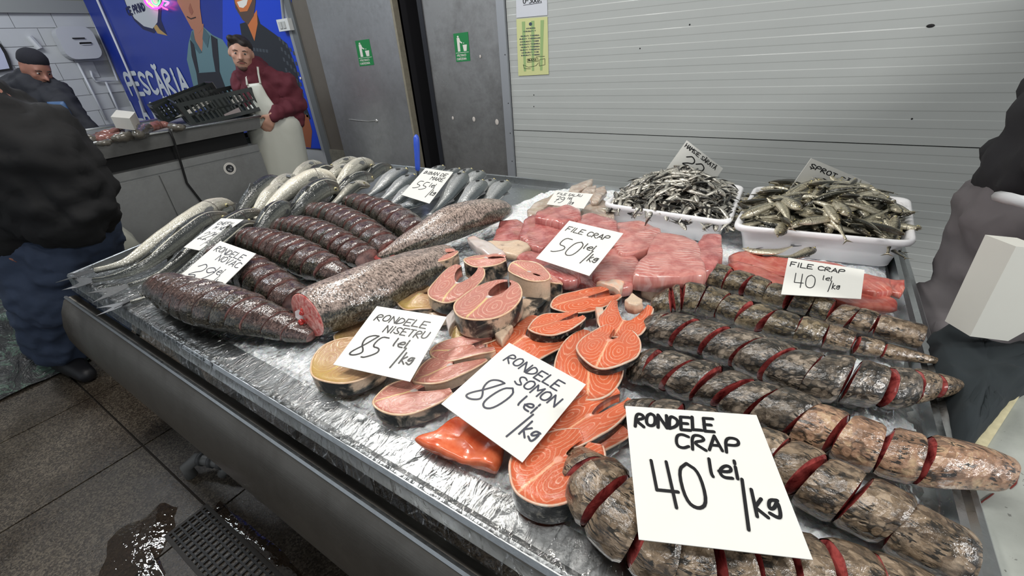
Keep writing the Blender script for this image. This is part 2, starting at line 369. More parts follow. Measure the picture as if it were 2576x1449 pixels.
def text_mesh(mb, txt, x0, y0, hgt, wid, pen, mapf, slant=.0, jit=.0, adv=1.28, skew=0.0):
    """strokes of txt; (x0,y0) = lower left of the first letter, hgt cap height, wid letter width, in card units; mapf -> world"""
    rr = random.Random(hash(len(txt)) + ord(txt[0])); x = x0; cnt = 0
    for ch in txt:
        if ch == ' ': x += wid * .8; continue
        w_ = wid * (.3 if ch in "iIl'" else 1); dy = rr.uniform(-jit, jit) * hgt; base = y0 + skew * (x - x0)
        for st in gl_strokes(ch):
            if ch in 'il' : st = [(p[0] if ch == 'l' else 2, p[1]) for p in st]
            pts = [((p[0] / 4 if ch not in 'iIl' else (p[0] / 4 * .5)) * wid + (rr.uniform(-jit, jit) * wid * .5), p[1] / 6 * hgt) for p in st]
            if len(pts) > 2 and ch in ROUND: pts = chaikin(pts)
            P = [(x + a + slant * b, base + b + dy) for a, b in pts]
            for (ax, ay), (bx, by) in zip(P, P[1:]):
                dx, dy_ = bx - ax, by - ay; L = math.hypot(dx, dy_) or 1e-6; nx, ny = -dy_ / L * pen, dx / L * pen
                cnt += 1; toff = LIFT * (cnt % 7 + 1)
                mb.add([mapf(ax + nx, ay + ny) + toff, mapf(ax - nx, ay - ny) + toff, mapf(bx - nx, by - ny) + toff, mapf(bx + nx, by + ny) + toff], [(0, 1, 2, 3)])
            for (ax, ay) in P[::1]:
                cnt += 1; toff = LIFT * (cnt % 7 + 8); mb.add([mapf(ax + pen * math.cos(a * math.pi / 4), ay + pen * math.sin(a * math.pi / 4)) + toff for a in range(8)], [tuple(range(8))])
        x += (w_ if ch not in 'iIl' else wid * .58) * adv
    return x
def quadmap(Q, aspect, off):
    "Q = TL,TR,BR,BL world; card coordinates x 0..aspect, y 0..1 (up)"
    TL, TR, BR, BL = [Vector(q) for q in Q]; n = (TR - TL).cross(BL - TL).normalized()
    if n.dot(Vector(CAM) - TL) < 0: n = -n
    def f(x, y):
        u = x / aspect; t = TL.lerp(TR, u); b = BL.lerp(BR, u); return b.lerp(t, y) + n * off
    return f, n
def circle(cx, cy, r, n=20): return [(cx + r * math.cos(2 * math.pi * k / n), cy + r * math.sin(2 * math.pi * k / n)) for k in range(n)]

# ================================================================ ROOM
YW = 2.75
# floor: terrazzo tiles
def terrazzo():
    M = Mat('wet_terrazzo', .3, 0, .5, .0)
    o = M.pos(); v = M.vor(o, 190, 'F1', 1); n1 = M.noise(o, 210, 3, .7); n2 = M.noise(o, 1.7, 4, .6); cell = M.sep(v)[0]
    c = M.ramp(M.math('ADD', M.math('MULTIPLY', cell, .5), M.math('MULTIPLY', n1, .5)), [(.3, s2l((52, 46, 40))), (.5, s2l((78, 70, 60))), (.75, s2l((112, 103, 90)))])
    wet = M.ramp(n2, [(.42, 0), (.6, 1)]); c = M.mix(M.math('MULTIPLY', wet, .6), c, s2l((38, 30, 22)), 'MIX')
    M.col(c); M.set('Roughness', M.math('MULTIPLY_ADD', wet, -.3, .46)); M.bump(M.math('ADD', n1, M.noise(o, 8, 3)), .28, .004); return M.m
m_terr = terrazzo(); m_joint = plain('tile_joint', (44, 38, 32), .8)
fl = MB(); fl.box((-9, -3.5, -.06), (3.5, YW, -.012)); floor = struct(fl.build('floor', m_joint, org=(0, 0, 0)))
tw = .62
tmb = MB(); g = .004
tmb.box((g, g, -.03), (tw - g, tw - g, 0)); first = None; k = 0
for i in range(-7, 0):
    for j in range(-3, 5):
        x0, y0 = i * tw + .35, j * tw + .18
        if -1.82 < x0 + tw / 2 < -.9 and -.5 < y0 + tw / 2 < .3 and False: continue
        if first is None:
            first = mk('floor_tile', tmb.V, tmb.F, m_terr, floor, smooth=False, org=(0, 0, 0)); t = first
        else: t = first.copy(); link(t, floor)
        t.location = (x0, y0, 0)
rest = MB(); rest.box((-9, -3.5, -.03), (-7 * tw + .35 - g, YW, 0)); rest.box((.35, -3.5, -.03), (3.5, YW, 0))
rest.box((-7 * tw + .35, 5 * tw + .18, -.03), (.35, YW, 0)) if 5 * tw + .18 < YW else None
struct(rest.build('trim_1', m_terr))
# back wall of ribbed sandwich panels
m_panel = plain('panel_paint', (176, 180, 178), .36, .0, .1, .035, 6, .0)
wb = MB(); wb.box((-1.80, YW + .03, 0), (3.2, YW + .1, 3.4)); wall = struct(wb.build('wall_back', plain('panel_core', (60, 62, 60), .8), org=(0, YW, 0)))
seams = [0.0, .868, 1.868, 2.868, 3.4]
for a, b in zip(seams, seams[1:]):
    V = []; Z = []; z = a + .0025
    Z = [(z, 0)]; k = 0; n = max(1, round((b - a) / .037)); st = (b - a - .005) / n
    for i in range(n):
        y0 = 0 if i % 2 == 0 else .0011; z0 = a + .0025 + i * st
        Z += [(z0 + .002, y0), (z0 + st - .002, y0)]
    Z.append((b - .0025, 0)); x0, x1 = -1.79, 3.2
    V = [(x0, YW + y, z) for z, y in Z] + [(x1, YW + y, z) for z, y in Z]; m = len(Z)
    V += [(x0, YW + .03, a + .0025), (x0, YW + .03, b - .0025), (x1, YW + .03, a + .0025), (x1, YW + .03, b - .0025)]
    Fs = [(i, m + i, m + i + 1, i + 1) for i in range(m - 1)] + [(0, 2 * m, 2 * m + 2, m), (m - 1, 2 * m - 1, 2 * m + 3, 2 * m + 1)]
    mk('panel', V, Fs, m_panel, wall, smooth=False)
sc_ = MB()
for (x, y) in ((1343, 239), (1343, 268), (1735, 62), (2294, 299), (1610, 122)): p = py(x, y, YW); sc_.ell(p, (.004, .002, .004), 8, 5)
sc_.build('screw', m_black, wall)
hb = MB(); p = py(2341, 65, YW - .001); hb.ell(p, (.014, .003, .007), 10, 6); hb.build('dent_hole', m_black, wall)
# frame strip between panels and door
m_alu = plain('aluminium_trim', (168, 172, 178), .4, .5); m_jamb = plain('jamb_brown_grey', (112, 106, 98), .5, .3, 0, .12, 20)
f = MB(); f.box((-1.855, YW - .02, 0), (-1.795, YW + .06, 3.4)); struct(f.build('trim_2', m_alu))
f = MB()
for z in (1.35, 1.05, .85, .65): f.ell((-1.81, YW - .02, z), (.004, .003, .004), 8, 5)
f.build('rivet', m_black, bpy.data.objects['trim_2'])
# doors
f = MB(); f.box((-2.50, YW - .0, .04), (-1.86, YW + .05, 3.2)); d2 = struct(f.build('door_2', m_door2))
f = MB(); f.box((-3.72, YW - .05, .04), (-2.755, YW + .0, 3.2)); d1 = struct(f.build('door_1', m_door))
f = MB(); f.box((-2.755, YW - .055, .04), (-2.735, YW + .02, 3.2)); f.build('door_edge', plain('edge_cream', (150, 144, 128), .5, .3, 0, .3, 30), d1)
f = MB(); f.tube([py(878, 300, YW - .055), py(900, 303, YW - .055), py(925, 305, YW - .055), py(948, 303, YW - .055)], .0025, 6); f.ell(py(947, 304, YW - .053), (.016, .006, .014), 10, 6); f.build('bent_wire', plain('scratch_steel', (210, 210, 206), .3, .7), d1)
f = MB()
for (x, y, s) in ((1139, 297, .01), (1192, 300, .014), (1250, 307, .016), (1208, 142, .008)): f.ell(py(x, y, YW - .003), (s, .003, s * 1.3), 7, 5)
f.build('putty_spot', plain('putty', (196, 190, 184), .7), d2)
f = MB(); f.box((-2.735, YW + .22, 0), (-2.50, YW + .26, 3.4)); f.box((-2.745, YW, 0), (-2.735, YW + .26, 3.4)); struct(f.build('trim_3', plain('dark_recess', (34, 34, 38), .6)))
f = MB(); f.box((-2.54, YW - .01, 0), (-2.50, YW + .22, 3.4)); struct(f.build('trim_4', plain('dark_jamb', (40, 42, 48), .5, .3)))
f = MB(); f.box((-3.98, YW - .01, .62), (-3.74, YW + .05, 3.4)); struct(f.build('trim_5', m_jamb))
f = MB(); f.box((-4.06, YW - .03, 0), (-3.98, YW + .05, 3.4)); struct(f.build('trim_6', plain('grey_trim', (120, 124, 126), .45, .4)))
f = MB(); f.box((-4.10, YW - .032, .6), (-4.06, YW + .04, 3.4)); struct(f.build('trim_7', m_alu))
f = MB(); f.box((-3.98, YW - .03, 0), (-3.735, YW + .05, .62)); o = struct(f.build('trim_8', plain('cracked_plaster', (120, 118, 108), .9, nz=.5, nsc=25, bump=.8)))
# wall behind banner, left wall of blocks, ceiling
m_wpaint = plain('white_wall_paint', (176, 178, 180), .7, nz=.06, nsc=5)
f = MB(); f.box((-9, YW, 0), (-4.06, YW + .1, 3.4)); struct(f.build('wall_behind_banner', m_wpaint))
f = MB(); f.box((-4.06, YW + .26, 0), (-1.8, YW + .3, 3.4)); struct(f.build('wall_recess', m_black))
XL = -8.5
f = MB(); f.box((XL - .15, -3.5, 0), (XL - .01, YW, 3.4)); wl = struct(f.build('wall_left', plain('mortar_paint', (150, 152, 154), .8)))
bm_ = MB(); bm_.box((0, .003, .003), (.012, .397, .197)); fb = None
for i in range(16):
    for j in range(11):
        y0 = YW - .4 * (j + 1) - (.2 if i % 2 else 0); z0 = i * .2
        if fb is None: fb = mk('wall_block', bm_.V, bm_.F, m_wpaint, wl, smooth=False, org=(0, 0, 0)); t = fb
        else: t = fb.copy(); link(t, wl)
        t.location = Vector((XL - .01, y0, z0)) - wl.location
f = MB(); f.box((-9, -3.5, 3.4), (3.5, YW + .3, 3.5)); struct(f.build('ceiling', plain('ceiling_grey', (196, 196, 192), .8)))
a = px(0, 30, XL); f = MB(); f.box((XL - .0, -3.5, a.z - .01), (XL + .05, YW, a.z + .13)); struct(f.build('trim_9', plain('beam_grey', (132, 134, 132), .7)))
f = MB(); f.box((XL + .001, -3.5, a.z + .13), (XL + .03, YW, 3.4)); struct(f.build('trim_10', plain('olive_paint', (118, 118, 104), .7)))
# ---------------------------------------------------------------- banner with the fishmongers
m_blue = plain('banner_blue', (22, 48, 140), .35, nz=.12, nsc=3); m_bluel = plain('banner_blue_bright', (24, 66, 196), .35)
ban = thing('banner', 'large blue printed banner with two fishermen and white lettering behind the seller', 'banner', (-6.3, YW - .02, .7))
f = MB(); f.box((-8.44, YW - .012, py(818, 376, YW).z), (-4.10, YW - .001, 3.3)); f.build('sheet', m_blue, ban)
def print_poly(name, pts, mat, lay=1, parent=ban):
    yy = YW - .012 - .0008 * lay; mb = MB(); mb.prism([py(x, y, yy) for x, y in pts], (0, .0006, 0)); return mb.build(name, mat, parent)
pp = print_poly
pp('bright_blue_print', [(560, -40), (732, -40), (735, 60), (762, 190), (800, 330), (816, 373), (755, 372), (650, 330), (625, 180), (560, 120)], m_bluel, 1)
m_bub = plain('print_grey_white', (176, 180, 186), .5); m_gold = plain('print_gold', (168, 138, 84), .5); m_navy = plain('print_navy', (24, 28, 70), .5)
pp('bubble_shadow', [(296, -40), (320, 20), (338, 52), (360, 74), (388, 84), (398, 70), (420, 88), (405, 50), (410, -40)], m_navy, 2)
pp('bubble_tail', [(385, 66), (394, 62), (402, 74), (422, 90), (396, 84)], m_gold, 3)
pp('bubble', [(300, -40), (318, 12), (338, 46), (362, 66), (384, 72), (396, 56), (398, 30), (396, -40)], m_bub, 4)
m_skinp = plain('print_skin_shade', (172, 116, 92), .5); m_skino = plain('print_skin_orange', (196, 112, 62), .5); m_teal = plain('print_shirt_teal', (96, 128, 136), .5)
m_teald = plain('print_shirt_fold', (70, 98, 108), .5); m_chr = plain('print_charcoal', (32, 34, 44), .5); m_pl = plain('print_plaid_dark', (36, 40, 48), .5); m_pl2 = plain('print_plaid_light', (66, 72, 80), .5)
m_prw = plain('print_white', (225, 222, 215), .5); m_prd = plain('print_line_dark', (50, 34, 36), .5); m_nv = plain('print_skin_hand', (150, 88, 58), .5)
# left figure
pp('shirt_print', [(482, 78), (505, 62), (535, 88), (560, 100), (580, 130), (600, 180), (616, 235), (560, 260), (540, 300), (500, 255), (486, 215), (470, 150), (474, 110)], m_teal, 2)
pp('neck_print', [(486, 60), (512, 60), (510, 110), (508, 130), (490, 100)], m_skinp, 3)
pp('face_print', [(440, -40), (502, -40), (503, 20), (510, 70), (500, 84), (482, 72), (462, 35), (446, 5)], m_skinp, 4)
pp('collar_print', [(484, 78), (492, 105), (508, 132), (500, 134), (484, 112), (479, 92)], m_teald, 5)
pp('collar_print', [(512, 70), (527, 90), (522, 120), (509, 98)], m_teald, 5)
pp('bib_print', [(494, 184), (552, 180), (572, 235), (570, 262), (512, 262), (500, 225)], m_chr, 5)
pp('strap_print', [(478, 100), (488, 112), (500, 182), (494, 184), (482, 140)], m_chr, 6)
pp('strap_print', [(530, 88), (546, 98), (550, 150), (552, 182), (542, 180), (535, 140)], m_chr, 6)
pp('mouth_print', [(470, 40), (480, 46), (492, 42), (493, 45), (480, 49), (470, 43)], m_prd, 6)
pp('nose_print', [(478, 8), (486, 30), (482, 38), (476, 30), (474, 20)], plain('print_nose', (150, 92, 74), .5), 6)
# right figure
pp('coat_print', [(603, 60), (620, 55), (645, 30), (655, 60), (690, 85), (722, 110), (745, 170), (760, 240), (782, 300), (700, 300), (650, 240), (618, 160)], m_pl, 2)
pp('neck_print', [(622, 60), (646, 25), (648, 60), (640, 103)], m_skino, 3)
pp('jaw_print', [(582, -40), (640, -40), (643, 5), (638, 40), (624, 62), (610, 50), (592, 20)], plain('print_beard', (84, 66, 60), .5), 4)
pp('face_print', [(584, -40), (632, -40), (634, 2), (622, 28), (604, 30), (592, 8)], m_skino, 5)
pp('smile_print', [(596, 5), (624, -4), (620, 12), (612, 20), (602, 18)], m_prw, 6)
pp('hand_print', [(756, 285), (775, 290), (785, 330), (782, 372), (762, 370), (754, 330)], m_nv, 3)
for i in range(5):
    for j in range(7):
        x = 700 + 9 * i + j * 5.5; y = 92 + j * 26 + i * 9
        if x > 733 + (y - 100) * .22: continue
        pp('plaid_print', [(x, y), (x + 5, y + 2), (x + 7, y + 12), (x + 2, y + 10)], m_pl2, 3)
for i in range(5): pp('plaid_print', [(636 + 8 * i, 120 + i), (642 + 8 * i, 121 + i), (643 + 8 * i, 129 + i), (637 + 8 * i, 128 + i)], m_pl2, 3)
f = MB()
yy = YW - .018
def bmap(x, y): return Vector((x, yy, y))
TL, TR, BL_ = py(316, 186, yy), py(462, 172, yy), py(330, 237, yy)
Lw = (py(468, 232, yy) - BL_).x
text_mesh(f, 'PESCĂRIA', BL_.x + .02, BL_.z, TL.z - BL_.z, Lw / 9.3, .028, bmap, adv=1.34)
b2 = py(345, 302, yy); t2 = py(350, 278, yy); text_mesh(f, 'LA DRĂGO', py(368, 300, yy).x - .3, py(368, 303, yy).z, .24, Lw / 9.3, .028, bmap, adv=1.34)
f.build('lettering', plain('print_letter_white', (190, 196, 204), .5), ban)
f = MB(); b = py(323, 38, yy); e_ = py(369, 24, yy); text_mesh(f, 'CE PRIND', b.x, b.z, (py(322, 18, yy).z - b.z) * .95, (e_.x - b.x) / 10.2, .011, bmap, adv=1.4, skew=(e_.z - b.z) / (e_.x - b.x)); f.build('lettering', m_navy, ban)
f = MB()
for (x, y) in ((756, 197), (793, 300), (811, 370)): f.ell(py(x, y, YW - .02), (.012, .006, .012), 10, 6)
f.build('screw_head', m_prw, ban)
# neon fish
m_neon = {}
def neon(c, k):
    M = Mat('neon_' + c, .4); M.b.inputs['Emission Color'].default_value = s2l(k) + (1,); M.b.inputs['Emission Strength'].default_value = 5; M.col(s2l(k)); return M.m
ns = thing('neon_sign', 'small glowing neon fish in pink, green and yellow on the blue banner', 'sign', py(395, 5, YW - .05))
def nt(pts, c, k, r=.008):
    P, _ = catmull([tuple(py(x, y, YW - .05)) for x, y in pts], 18); mb = MB(); mb.tube([tuple(p) for p in P], r, 6); mb.build('neon_tube', neon(c, k), ns)
nt([(366, -12), (364, 3), (370, 12), (380, 19), (395, 21), (405, 15), (410, 5)], 'magenta', (255, 40, 230))
nt([(368, 0), (374, 8), (384, 16)], 'yellow', (255, 230, 60)); nt([(372, -5), (378, 2), (372, 6), (368, 0)], 'pink', (255, 60, 200))
nt([(380, -6), (386, 8), (396, 12), (402, 2), (398, -6)], 'green', (60, 255, 90)); nt([(404, 14), (412, 20), (421, 24)], 'red', (255, 60, 100)); nt([(410, 2), (424, 6), (416, 14)], 'rose', (255, 80, 180))
# socket box by the banner
sb = thing('socket_box', 'small white double socket box on conduit at banner edge', 'socket', py(715, 62, YW - .06))
a = py(697, 50, YW - .06); b = py(733, 76, YW - .06); f = MB(); f.box((a.x, YW - .07, b.z), (b.x, YW - .02, a.z)); f.build('box', plain('socket_white', (214, 216, 214), .4), sb)
for k in (.3, .6): f = MB(); xx = a.x + (b.x - a.x) * k; f.box((xx - .02, YW - .078, b.z + .02), (xx + .02, YW - .069, a.z - .02)); f.build('flap', plain('flap_grey', (186, 188, 186), .3), sb)
f = MB(); f.tube([py(713, 50, YW - .04), py(703, -60, YW - .04)], .012, 8); f.build('conduit', m_alu, sb)
# pipes over the banner and wall
m_pipe = plain('white_pipe', (196, 198, 202), .4)
def pipe(label, pts, r=.014):
    mb = MB(); mb.tube(pts, r, 8); o = mb.build('pipe', m_pipe, smooth=True); tag(o, label, 'pipe')
pipe('white conduit crossing the left part of the blue banner', [py(236, -20, YW - .04), py(325, 184, YW - .04), py(365, 283, YW - .04)])
pipe('white vertical pipe along the left edge of the banner, bent towards the heater', [px(206, -20, XL + .04), px(296, 203, XL + .04), px(240, 205, XL + .04), px(232, 192, XL + .04), px(228, 178, XL + .04)])
pipe('white pipe falling from the bend below the heater', [px(266, 206, XL + .04), px(306, 296, XL + .04)])
pipe('white pipe falling from the left outlet of the heater', [px(195, 158, XL + .04), px(268, 302, XL + .04)])
wh = thing('water_heater', 'white flat wall water heater with rounded corners on the left wall', 'water heater', px(190, 148, XL))
a = px(125, 62, XL + .02); b = px(256, 148, XL + .02)
def rrect(y0, y1, z0, z1, r, n=5):
    P = []
    for (cy, cz, a0) in ((y1 - r, z1 - r, 0), (y0 + r, z1 - r, 90), (y0 + r, z0 + r, 180), (y1 - r, z0 + r, 270)):
        for k in range(n + 1): t = math.radians(a0 + 90 * k / n); P.append((cy + r * math.cos(t), cz + r * math.sin(t)))
    return P
y0, y1, z0, z1 = px(138, 80, XL + .2).y, px(252, 120, XL + .2).y, px(200, 149, XL + .2).z, px(190, 66, XL + .2).z
f = MB(); f.prism([(XL + .02, y, z) for y, z in rrect(y0, y1, z0, z1, .1)], (.18, 0, 0)); f.build('tank', plain('heater_white', (178, 180, 184), .4), wh)
f = MB(); f.prism([(XL + .2, y, z) for y, z in rrect(y0 + (y1 - y0) * .48, y1 - .07, z0 + .16, z1 - .17, .03)], (.012, 0, 0)); f.build('panel_cover', plain('heater_grey', (164, 166, 170), .4), wh)
f = MB(); f.box((XL + .212, y1 - .25, z0 + .23), (XL + .216, y1 - .12, z0 + .245)); f.build('display', m_black, wh)
f = MB(); a = px(73, 92, XL + .03); b = px(100, 122, XL + .03); f.tube([a, b], .035, 8); o = f.build('lamp_tube_holder', plain('holder_white', (196, 198, 200), .5)); tag(o, 'short white tube fixed slanting on the left wall', 'fitting')
# arched window sticker at far left
wi = struct(MB().build('x', m_black)) if False else None
f = MB(); P = [px(x, y, XL + .01) for x, y in ((-60, 70), (-30, 92), (0, 110), (14, 128), (24, 150), (31, 176), (-60, 190))]; f.prism(P, (.03, 0, 0)); fr = struct(f.build('window_1', m_black))
f = MB(); P = [px(x, y, XL + .042) for x, y in ((-60, 80), (-30, 100), (0, 118), (10, 135), (18, 156), (24, 172), (-60, 184))]; f.prism(P, (.003, 0, 0)); f.build('pane', plain('window_frost', (176, 180, 200), .3), fr)
# stickers on the doors
def sticker(q, label, Yp):
    Q = [py(x, y, Yp) for x, y in q]; mb = MB(); mb.prism(Q, (0, .001, 0)); o = mb.build('sticker', plain('sticker_green', (34, 128, 72), .4)); tag(o, label, 'sticker')
    fm, n = quadmap(Q, .58, .0008); m = MB()
    def poly(pts): m.add([fm(x, y) for x, y in pts], [tuple(range(len(pts)))])
    poly(circle(.17, .88, .035, 10)); poly([(.12, .84), (.22, .84), (.25, .72), (.33, .66), (.31, .63), (.22, .68), (.22, .36), (.12, .36)])
    poly([(.33, .58), (.5, .58), (.47, .36), (.36, .36)]); poly(circle(.38, .64, .018, 8)); poly([(.03, .31), (.55, .31), (.55, .325), (.03, .325)])
    text_mesh(m, 'PĂSTRAŢI', .07, .185, .07, .036, .006, fm, adv=1.4); text_mesh(m, 'CURĂŢENIA', .05, .06, .07, .033, .006, fm, adv=1.4)
    m.build('pictogram', m_prw, o)
sticker([(893, 103), (928, 98), (941, 163), (905, 167)], 'green litter bin sticker on the left steel door', YW - .052)
sticker([(1140, 85), (1177, 80), (1183, 153), (1148, 156)], 'green litter bin sticker on the right steel door', YW - .002)
# notices
Q = [py(x, y, YW - .004) for x, y in ((1299, 48), (1377, 42), (1380, 187), (1304, 191))]
f = MB(); f.prism(Q, (0, .002, 0)); no = f.build('notice', plain('notice_yellow', (204, 208, 150), .35)); tag(no, 'yellow green printed notice in plastic sleeve on the ribbed wall', 'notice')
fm, n = quadmap(Q, .56, .001); m = MB()
for i in range(3): m.add([fm(.1 + .17 * i, .95), fm(.16 + .17 * i, .95), fm(.15 + .15 * i, .08), fm(.11 + .15 * i, .08)], [(0, 1, 2, 3)])
m.build('print_band', plain('notice_green', (150, 178, 120), .4), no)
fm, n = quadmap(Q, .56, .0016); m = MB()
for i, wd in enumerate((.2, .3, .42, .46, .44, .46, .42, .44, .4, .42)):
    y = .82 - i * .048 - (.03 if i > 1 else 0); text_mesh(m, 'ASIGURATI TINEREAHM'[i % 4:][:int(wd * 36)], .28 - wd / 2, y, .018, .018, .0028, fm, adv=1.45)
pts = circle(.26, .9, .035, 14) + [circle(.26, .9, .022, 14)[0]] + circle(.26, .9, .022, 14)[::-1]
m.add([fm(x, y) for x, y in circle(.26, .9, .03, 14)], [tuple(range(14))])
m.build('lettering', plain('notice_ink', (60, 76, 92), .5), no)
m = MB(); text_mesh(m, 'BANI', .2, .262, .03, .035, .004, fm)
for a, b in (((.18, .24), (.38, .25)), ((.38, .25), (.37, .31)), ((.37, .31), (.18, .3)), ((.18, .3), (.18, .24)), ((.4, .16), (.5, .18)), ((.5, .18), (.5, .29)), ((.5, .29), (.4, .27)), ((.4, .27), (.4, .16)), ((.1, .2), (.2, .15)), ((.2, .15), (.34, .17)), ((.34, .17), (.38, .22)), ((.34, .33), (.5, .33)), ((.1, .2), (.12, .13)), ((.12, .13), (.24, .12))):
    dx, dy = b[0] - a[0], b[1] - a[1]; L = math.hypot(dx, dy); nx, ny = -dy / L * .003, dx / L * .003
    m.add([fm(a[0] + nx, a[1] + ny), fm(a[0] - nx, a[1] - ny), fm(b[0] - nx, b[1] - ny), fm(b[0] + nx, b[1] + ny)], [(0, 1, 2, 3)])
m.build('drawing', m_ink, no)
Q = [py(x, y, YW - .004) for x, y in ((1296, -110), (1374, -118), (1377, 38), (1299, 45))]
f = MB(); f.prism(Q, (0, .002, 0)); no = f.build('notice', plain('notice_white', (206, 210, 218), .35)); tag(no, 'white handwritten paper in plastic sleeve above the yellow notice', 'notice')
fm, n = quadmap(Q, .5, .0012); m = MB(); text_mesh(m, '0-300%', .12, .23, .09, .038, .006, fm, adv=1.3); m.add([fm(.12, .2), fm(.42, .215), fm(.42, .222), fm(.12, .207)], [(0, 1, 2, 3)]); m.build('lettering', m_ink, no)
# ================================================================ DISPLAY TABLE
ZR = .82
FL = pz(190, 683, ZR); BLc = pz(866, 402, ZR); FR = Vector((.298, .262, ZR)); BR = Vector((.298, 1.85, ZR))
FL.y = .268
def T(u, v, z=ZR):
    p = FL.lerp(FR, u).lerp(BLc.lerp(BR, u), v); return Vector((p.x, p.y, z))
tbl = thing('display_table', 'long stainless steel display tray table carrying the fish on ice', 'table', (-.9, 1.05, 0))
def ring_loft(name, rings, mat, parent, closed_last=False, smooth=False):
    "rings: list of equally long closed point lists"
    n = len(rings[0]); V = [p for r in rings for p in r]
    Fs = [(i * n + k, i * n + (k + 1) % n, (i + 1) * n + (k + 1) % n, (i + 1) * n + k) for i in range(len(rings) - 1) for k in range(n)]
    if closed_last: Fs.append(tuple(range((len(rings) - 1) * n, len(rings) * n)))
    return mk(name, V, Fs, mat, parent, smooth=smooth)
def trect(iu0, iv0, iu1, iv1, z, zb=None):
    P = []
    for k in range(12): P.append(T(iu0 + (1 - iu1 - iu0) * k / 12, iv0, z))
    for k in range(8): P.append(T(1 - iu1, iv0 + (1 - iv1 - iv0) * k / 8, z))
    for k in range(12): P.append(T(1 - iu1 - (1 - iu1 - iu0) * k / 12, 1 - iv1, zb or z))
    for k in range(8): P.append(T(iu0, 1 - iv1 - (1 - iv1 - iv0) * k / 8, z))
    return P
a = .0035; b = .005
ring_loft('rim', [trect(.002, .002, .002, .002, .772), trect(-a, -b, -a, -b, .774), trect(-a, -b, -a, -b, .812), trect(-a * .4, -b * .4, -a * .4, -b * .4, ZR), trect(a * .5, b * .5, a * .5, b * .5, ZR + .001),
    trect(a * 1.6, b * 1.6, a * 1.6, b * 1.6, ZR - .001), trect(.006, .037, .010, .012, ZR + .001), trect(.007, .042, .012, .014, ZR - .03)], m_rim, tbl)
ring_loft('basin', [trect(.006, .04, .011, .013, ZR - .03), trect(.006, .04, .011, .013, ZR - .0301)], m_rim, tbl, True)
f = MB(); f.box((T(0, 0).x + .05, .34, .76), (.25, .38, .785)); f.box((T(0, 1).x + .05, 1.76, .74), (.25, 1.8, .785))
for u in (.05, .25, .5, .75, .97): x = T(u, .5).x; f.box((x - .02, .34, .73), (x + .02, 1.8, .77))
f.build('frame', m_galv, tbl)
for (u, v) in ((.06, .1), (.06, .93), (.95, .1), (.95, .93), (.5, .1)): f = MB(); p = T(u, v); f.box((p.x - .02, p.y - .02, 0), (p.x + .02, p.y + .02, .74)); f.build('leg', m_galv, tbl)
# curved skirt trough under the front edge
f = MB(); prof = [(z_ - .012, y_ - .028) for z_, y_ in [(.745, .285), (.748, .262), (.742, .25), (.70, .228), (.64, .212), (.58, .208), (.52, .216), (.47, .235), (.45, .25), (.452, .262), (.50, .232), (.58, .22), (.66, .226), (.72, .248), (.738, .27)]]
xs = [-2.06 + 2.4 * i / 12 for i in range(13)]
V = [Vector((x - (.1 * (.745 - z) / .3 if i == 0 else 0), y, z)) for i, x in enumerate(xs) for z, y in prof]; n = len(prof)
sk = thing('splash_trough', 'dark curved steel splash panel hanging below the front edge of the table', 'panel', (-.9, .25, .45))
mk('sheet', V, [(i * n + k, i * n + (k + 1) % n, (i + 1) * n + (k + 1) % n, (i + 1) * n + k) for i in range(12) for k in range(n)] + [tuple(range(n))], m_dark, sk)
f = MB(); f.tube([(-2.07, .232, .735), (.34, .232, .735)], .006, 6); f.build('rolled_edge', m_rim, sk)
f = MB(); f.tube([(-1.6, .27, .70), (-1.57, .30, .77)], .006, 6); f.tube([(-.2, .27, .70), (-.2, .33, .77)], .006, 6)
f.build('hanger', m_rim, sk)
for (x0, x1, z) in ((-1.16, -1.10, .6), (-.93, -.87, .56)):
    f = MB(); f.box((x0, .3, z), (x1 - .03, 1.5, z + .03)); f.build('brace', m_galv, tbl)
# lower shelf
f = MB(); f.box((-1.95, .75, .2), (.2, 1.7, .23)); f.build('shelf', m_dark, tbl)
# ---------------------------------------------------------------- ice and film
def nz3(p, s): return noise.noise(Vector(p) * s)
def ice_mat():
    M = Mat('crushed_ice', .22, 0, .6, 0, .25); o = M.pos(); M.b.inputs['Subsurface Scale'].default_value = .01
    v = M.vor(o, 150, 'F1'); v2 = M.noise(o, 260, 3, .7); c1 = M.sep(M.vor(o, 110, 'F1', 1))[0]
    M.col(M.mix(c1, s2l((226, 232, 236)), s2l((252, 254, 255)))); M.bump(M.math('ADD', v, M.math('MULTIPLY', v2, .8)), .6, .003); return M.m
m_ice = ice_mat()
def grid_patch(name, fz, u0, u1, v0, v1, nu, nv, mat, parent=None, keep=None, label=None, cat=None, kind=None, thick=0):
    V = []; idx = {}; Fs = []
    for j in range(nv + 1):
        for i in range(nu + 1):
            p = T(u0 + (u1 - u0) * i / nu, v0 + (v1 - v0) * j / nv); p.z = fz(p); idx[i, j] = len(V); V.append(p)
    for j in range(nv):
        for i in range(nu):
            c = V[idx[i, j]]
            if keep is None or keep(c): Fs.append((idx[i, j], idx[i + 1, j], idx[i + 1, j + 1], idx[i, j + 1]))
    o = mk(name, V, Fs, mat, parent, org=T(.5, .5, ZR) if parent is None else None); o['label'] = label; o['category'] = cat
    if kind: o['kind'] = kind
    return o
def icez(p):
    x, y = p.x, p.y; e = min(x + 1.45 - (y - .4) * .4, .27 - x, 1.82 - y, y - .285)
    z = ZR - .008 + .016 * nz3((x, y, 0), 5) + .006 * nz3((x, y, 2), 22) + .0055 * nz3((x, y, 4), 70) + .004 * nz3((x, y, 5), 150)
    z += .02 * max(0, nz3((x, y, 9), 2.2)) + .012 * max(0, 1 - abs(y - 1.62) / .2)
    if e < .05: z -= (.05 - e) * .55 + .01 * nz3((x, y, 7), 40)
    return max(z, ZR - .035)
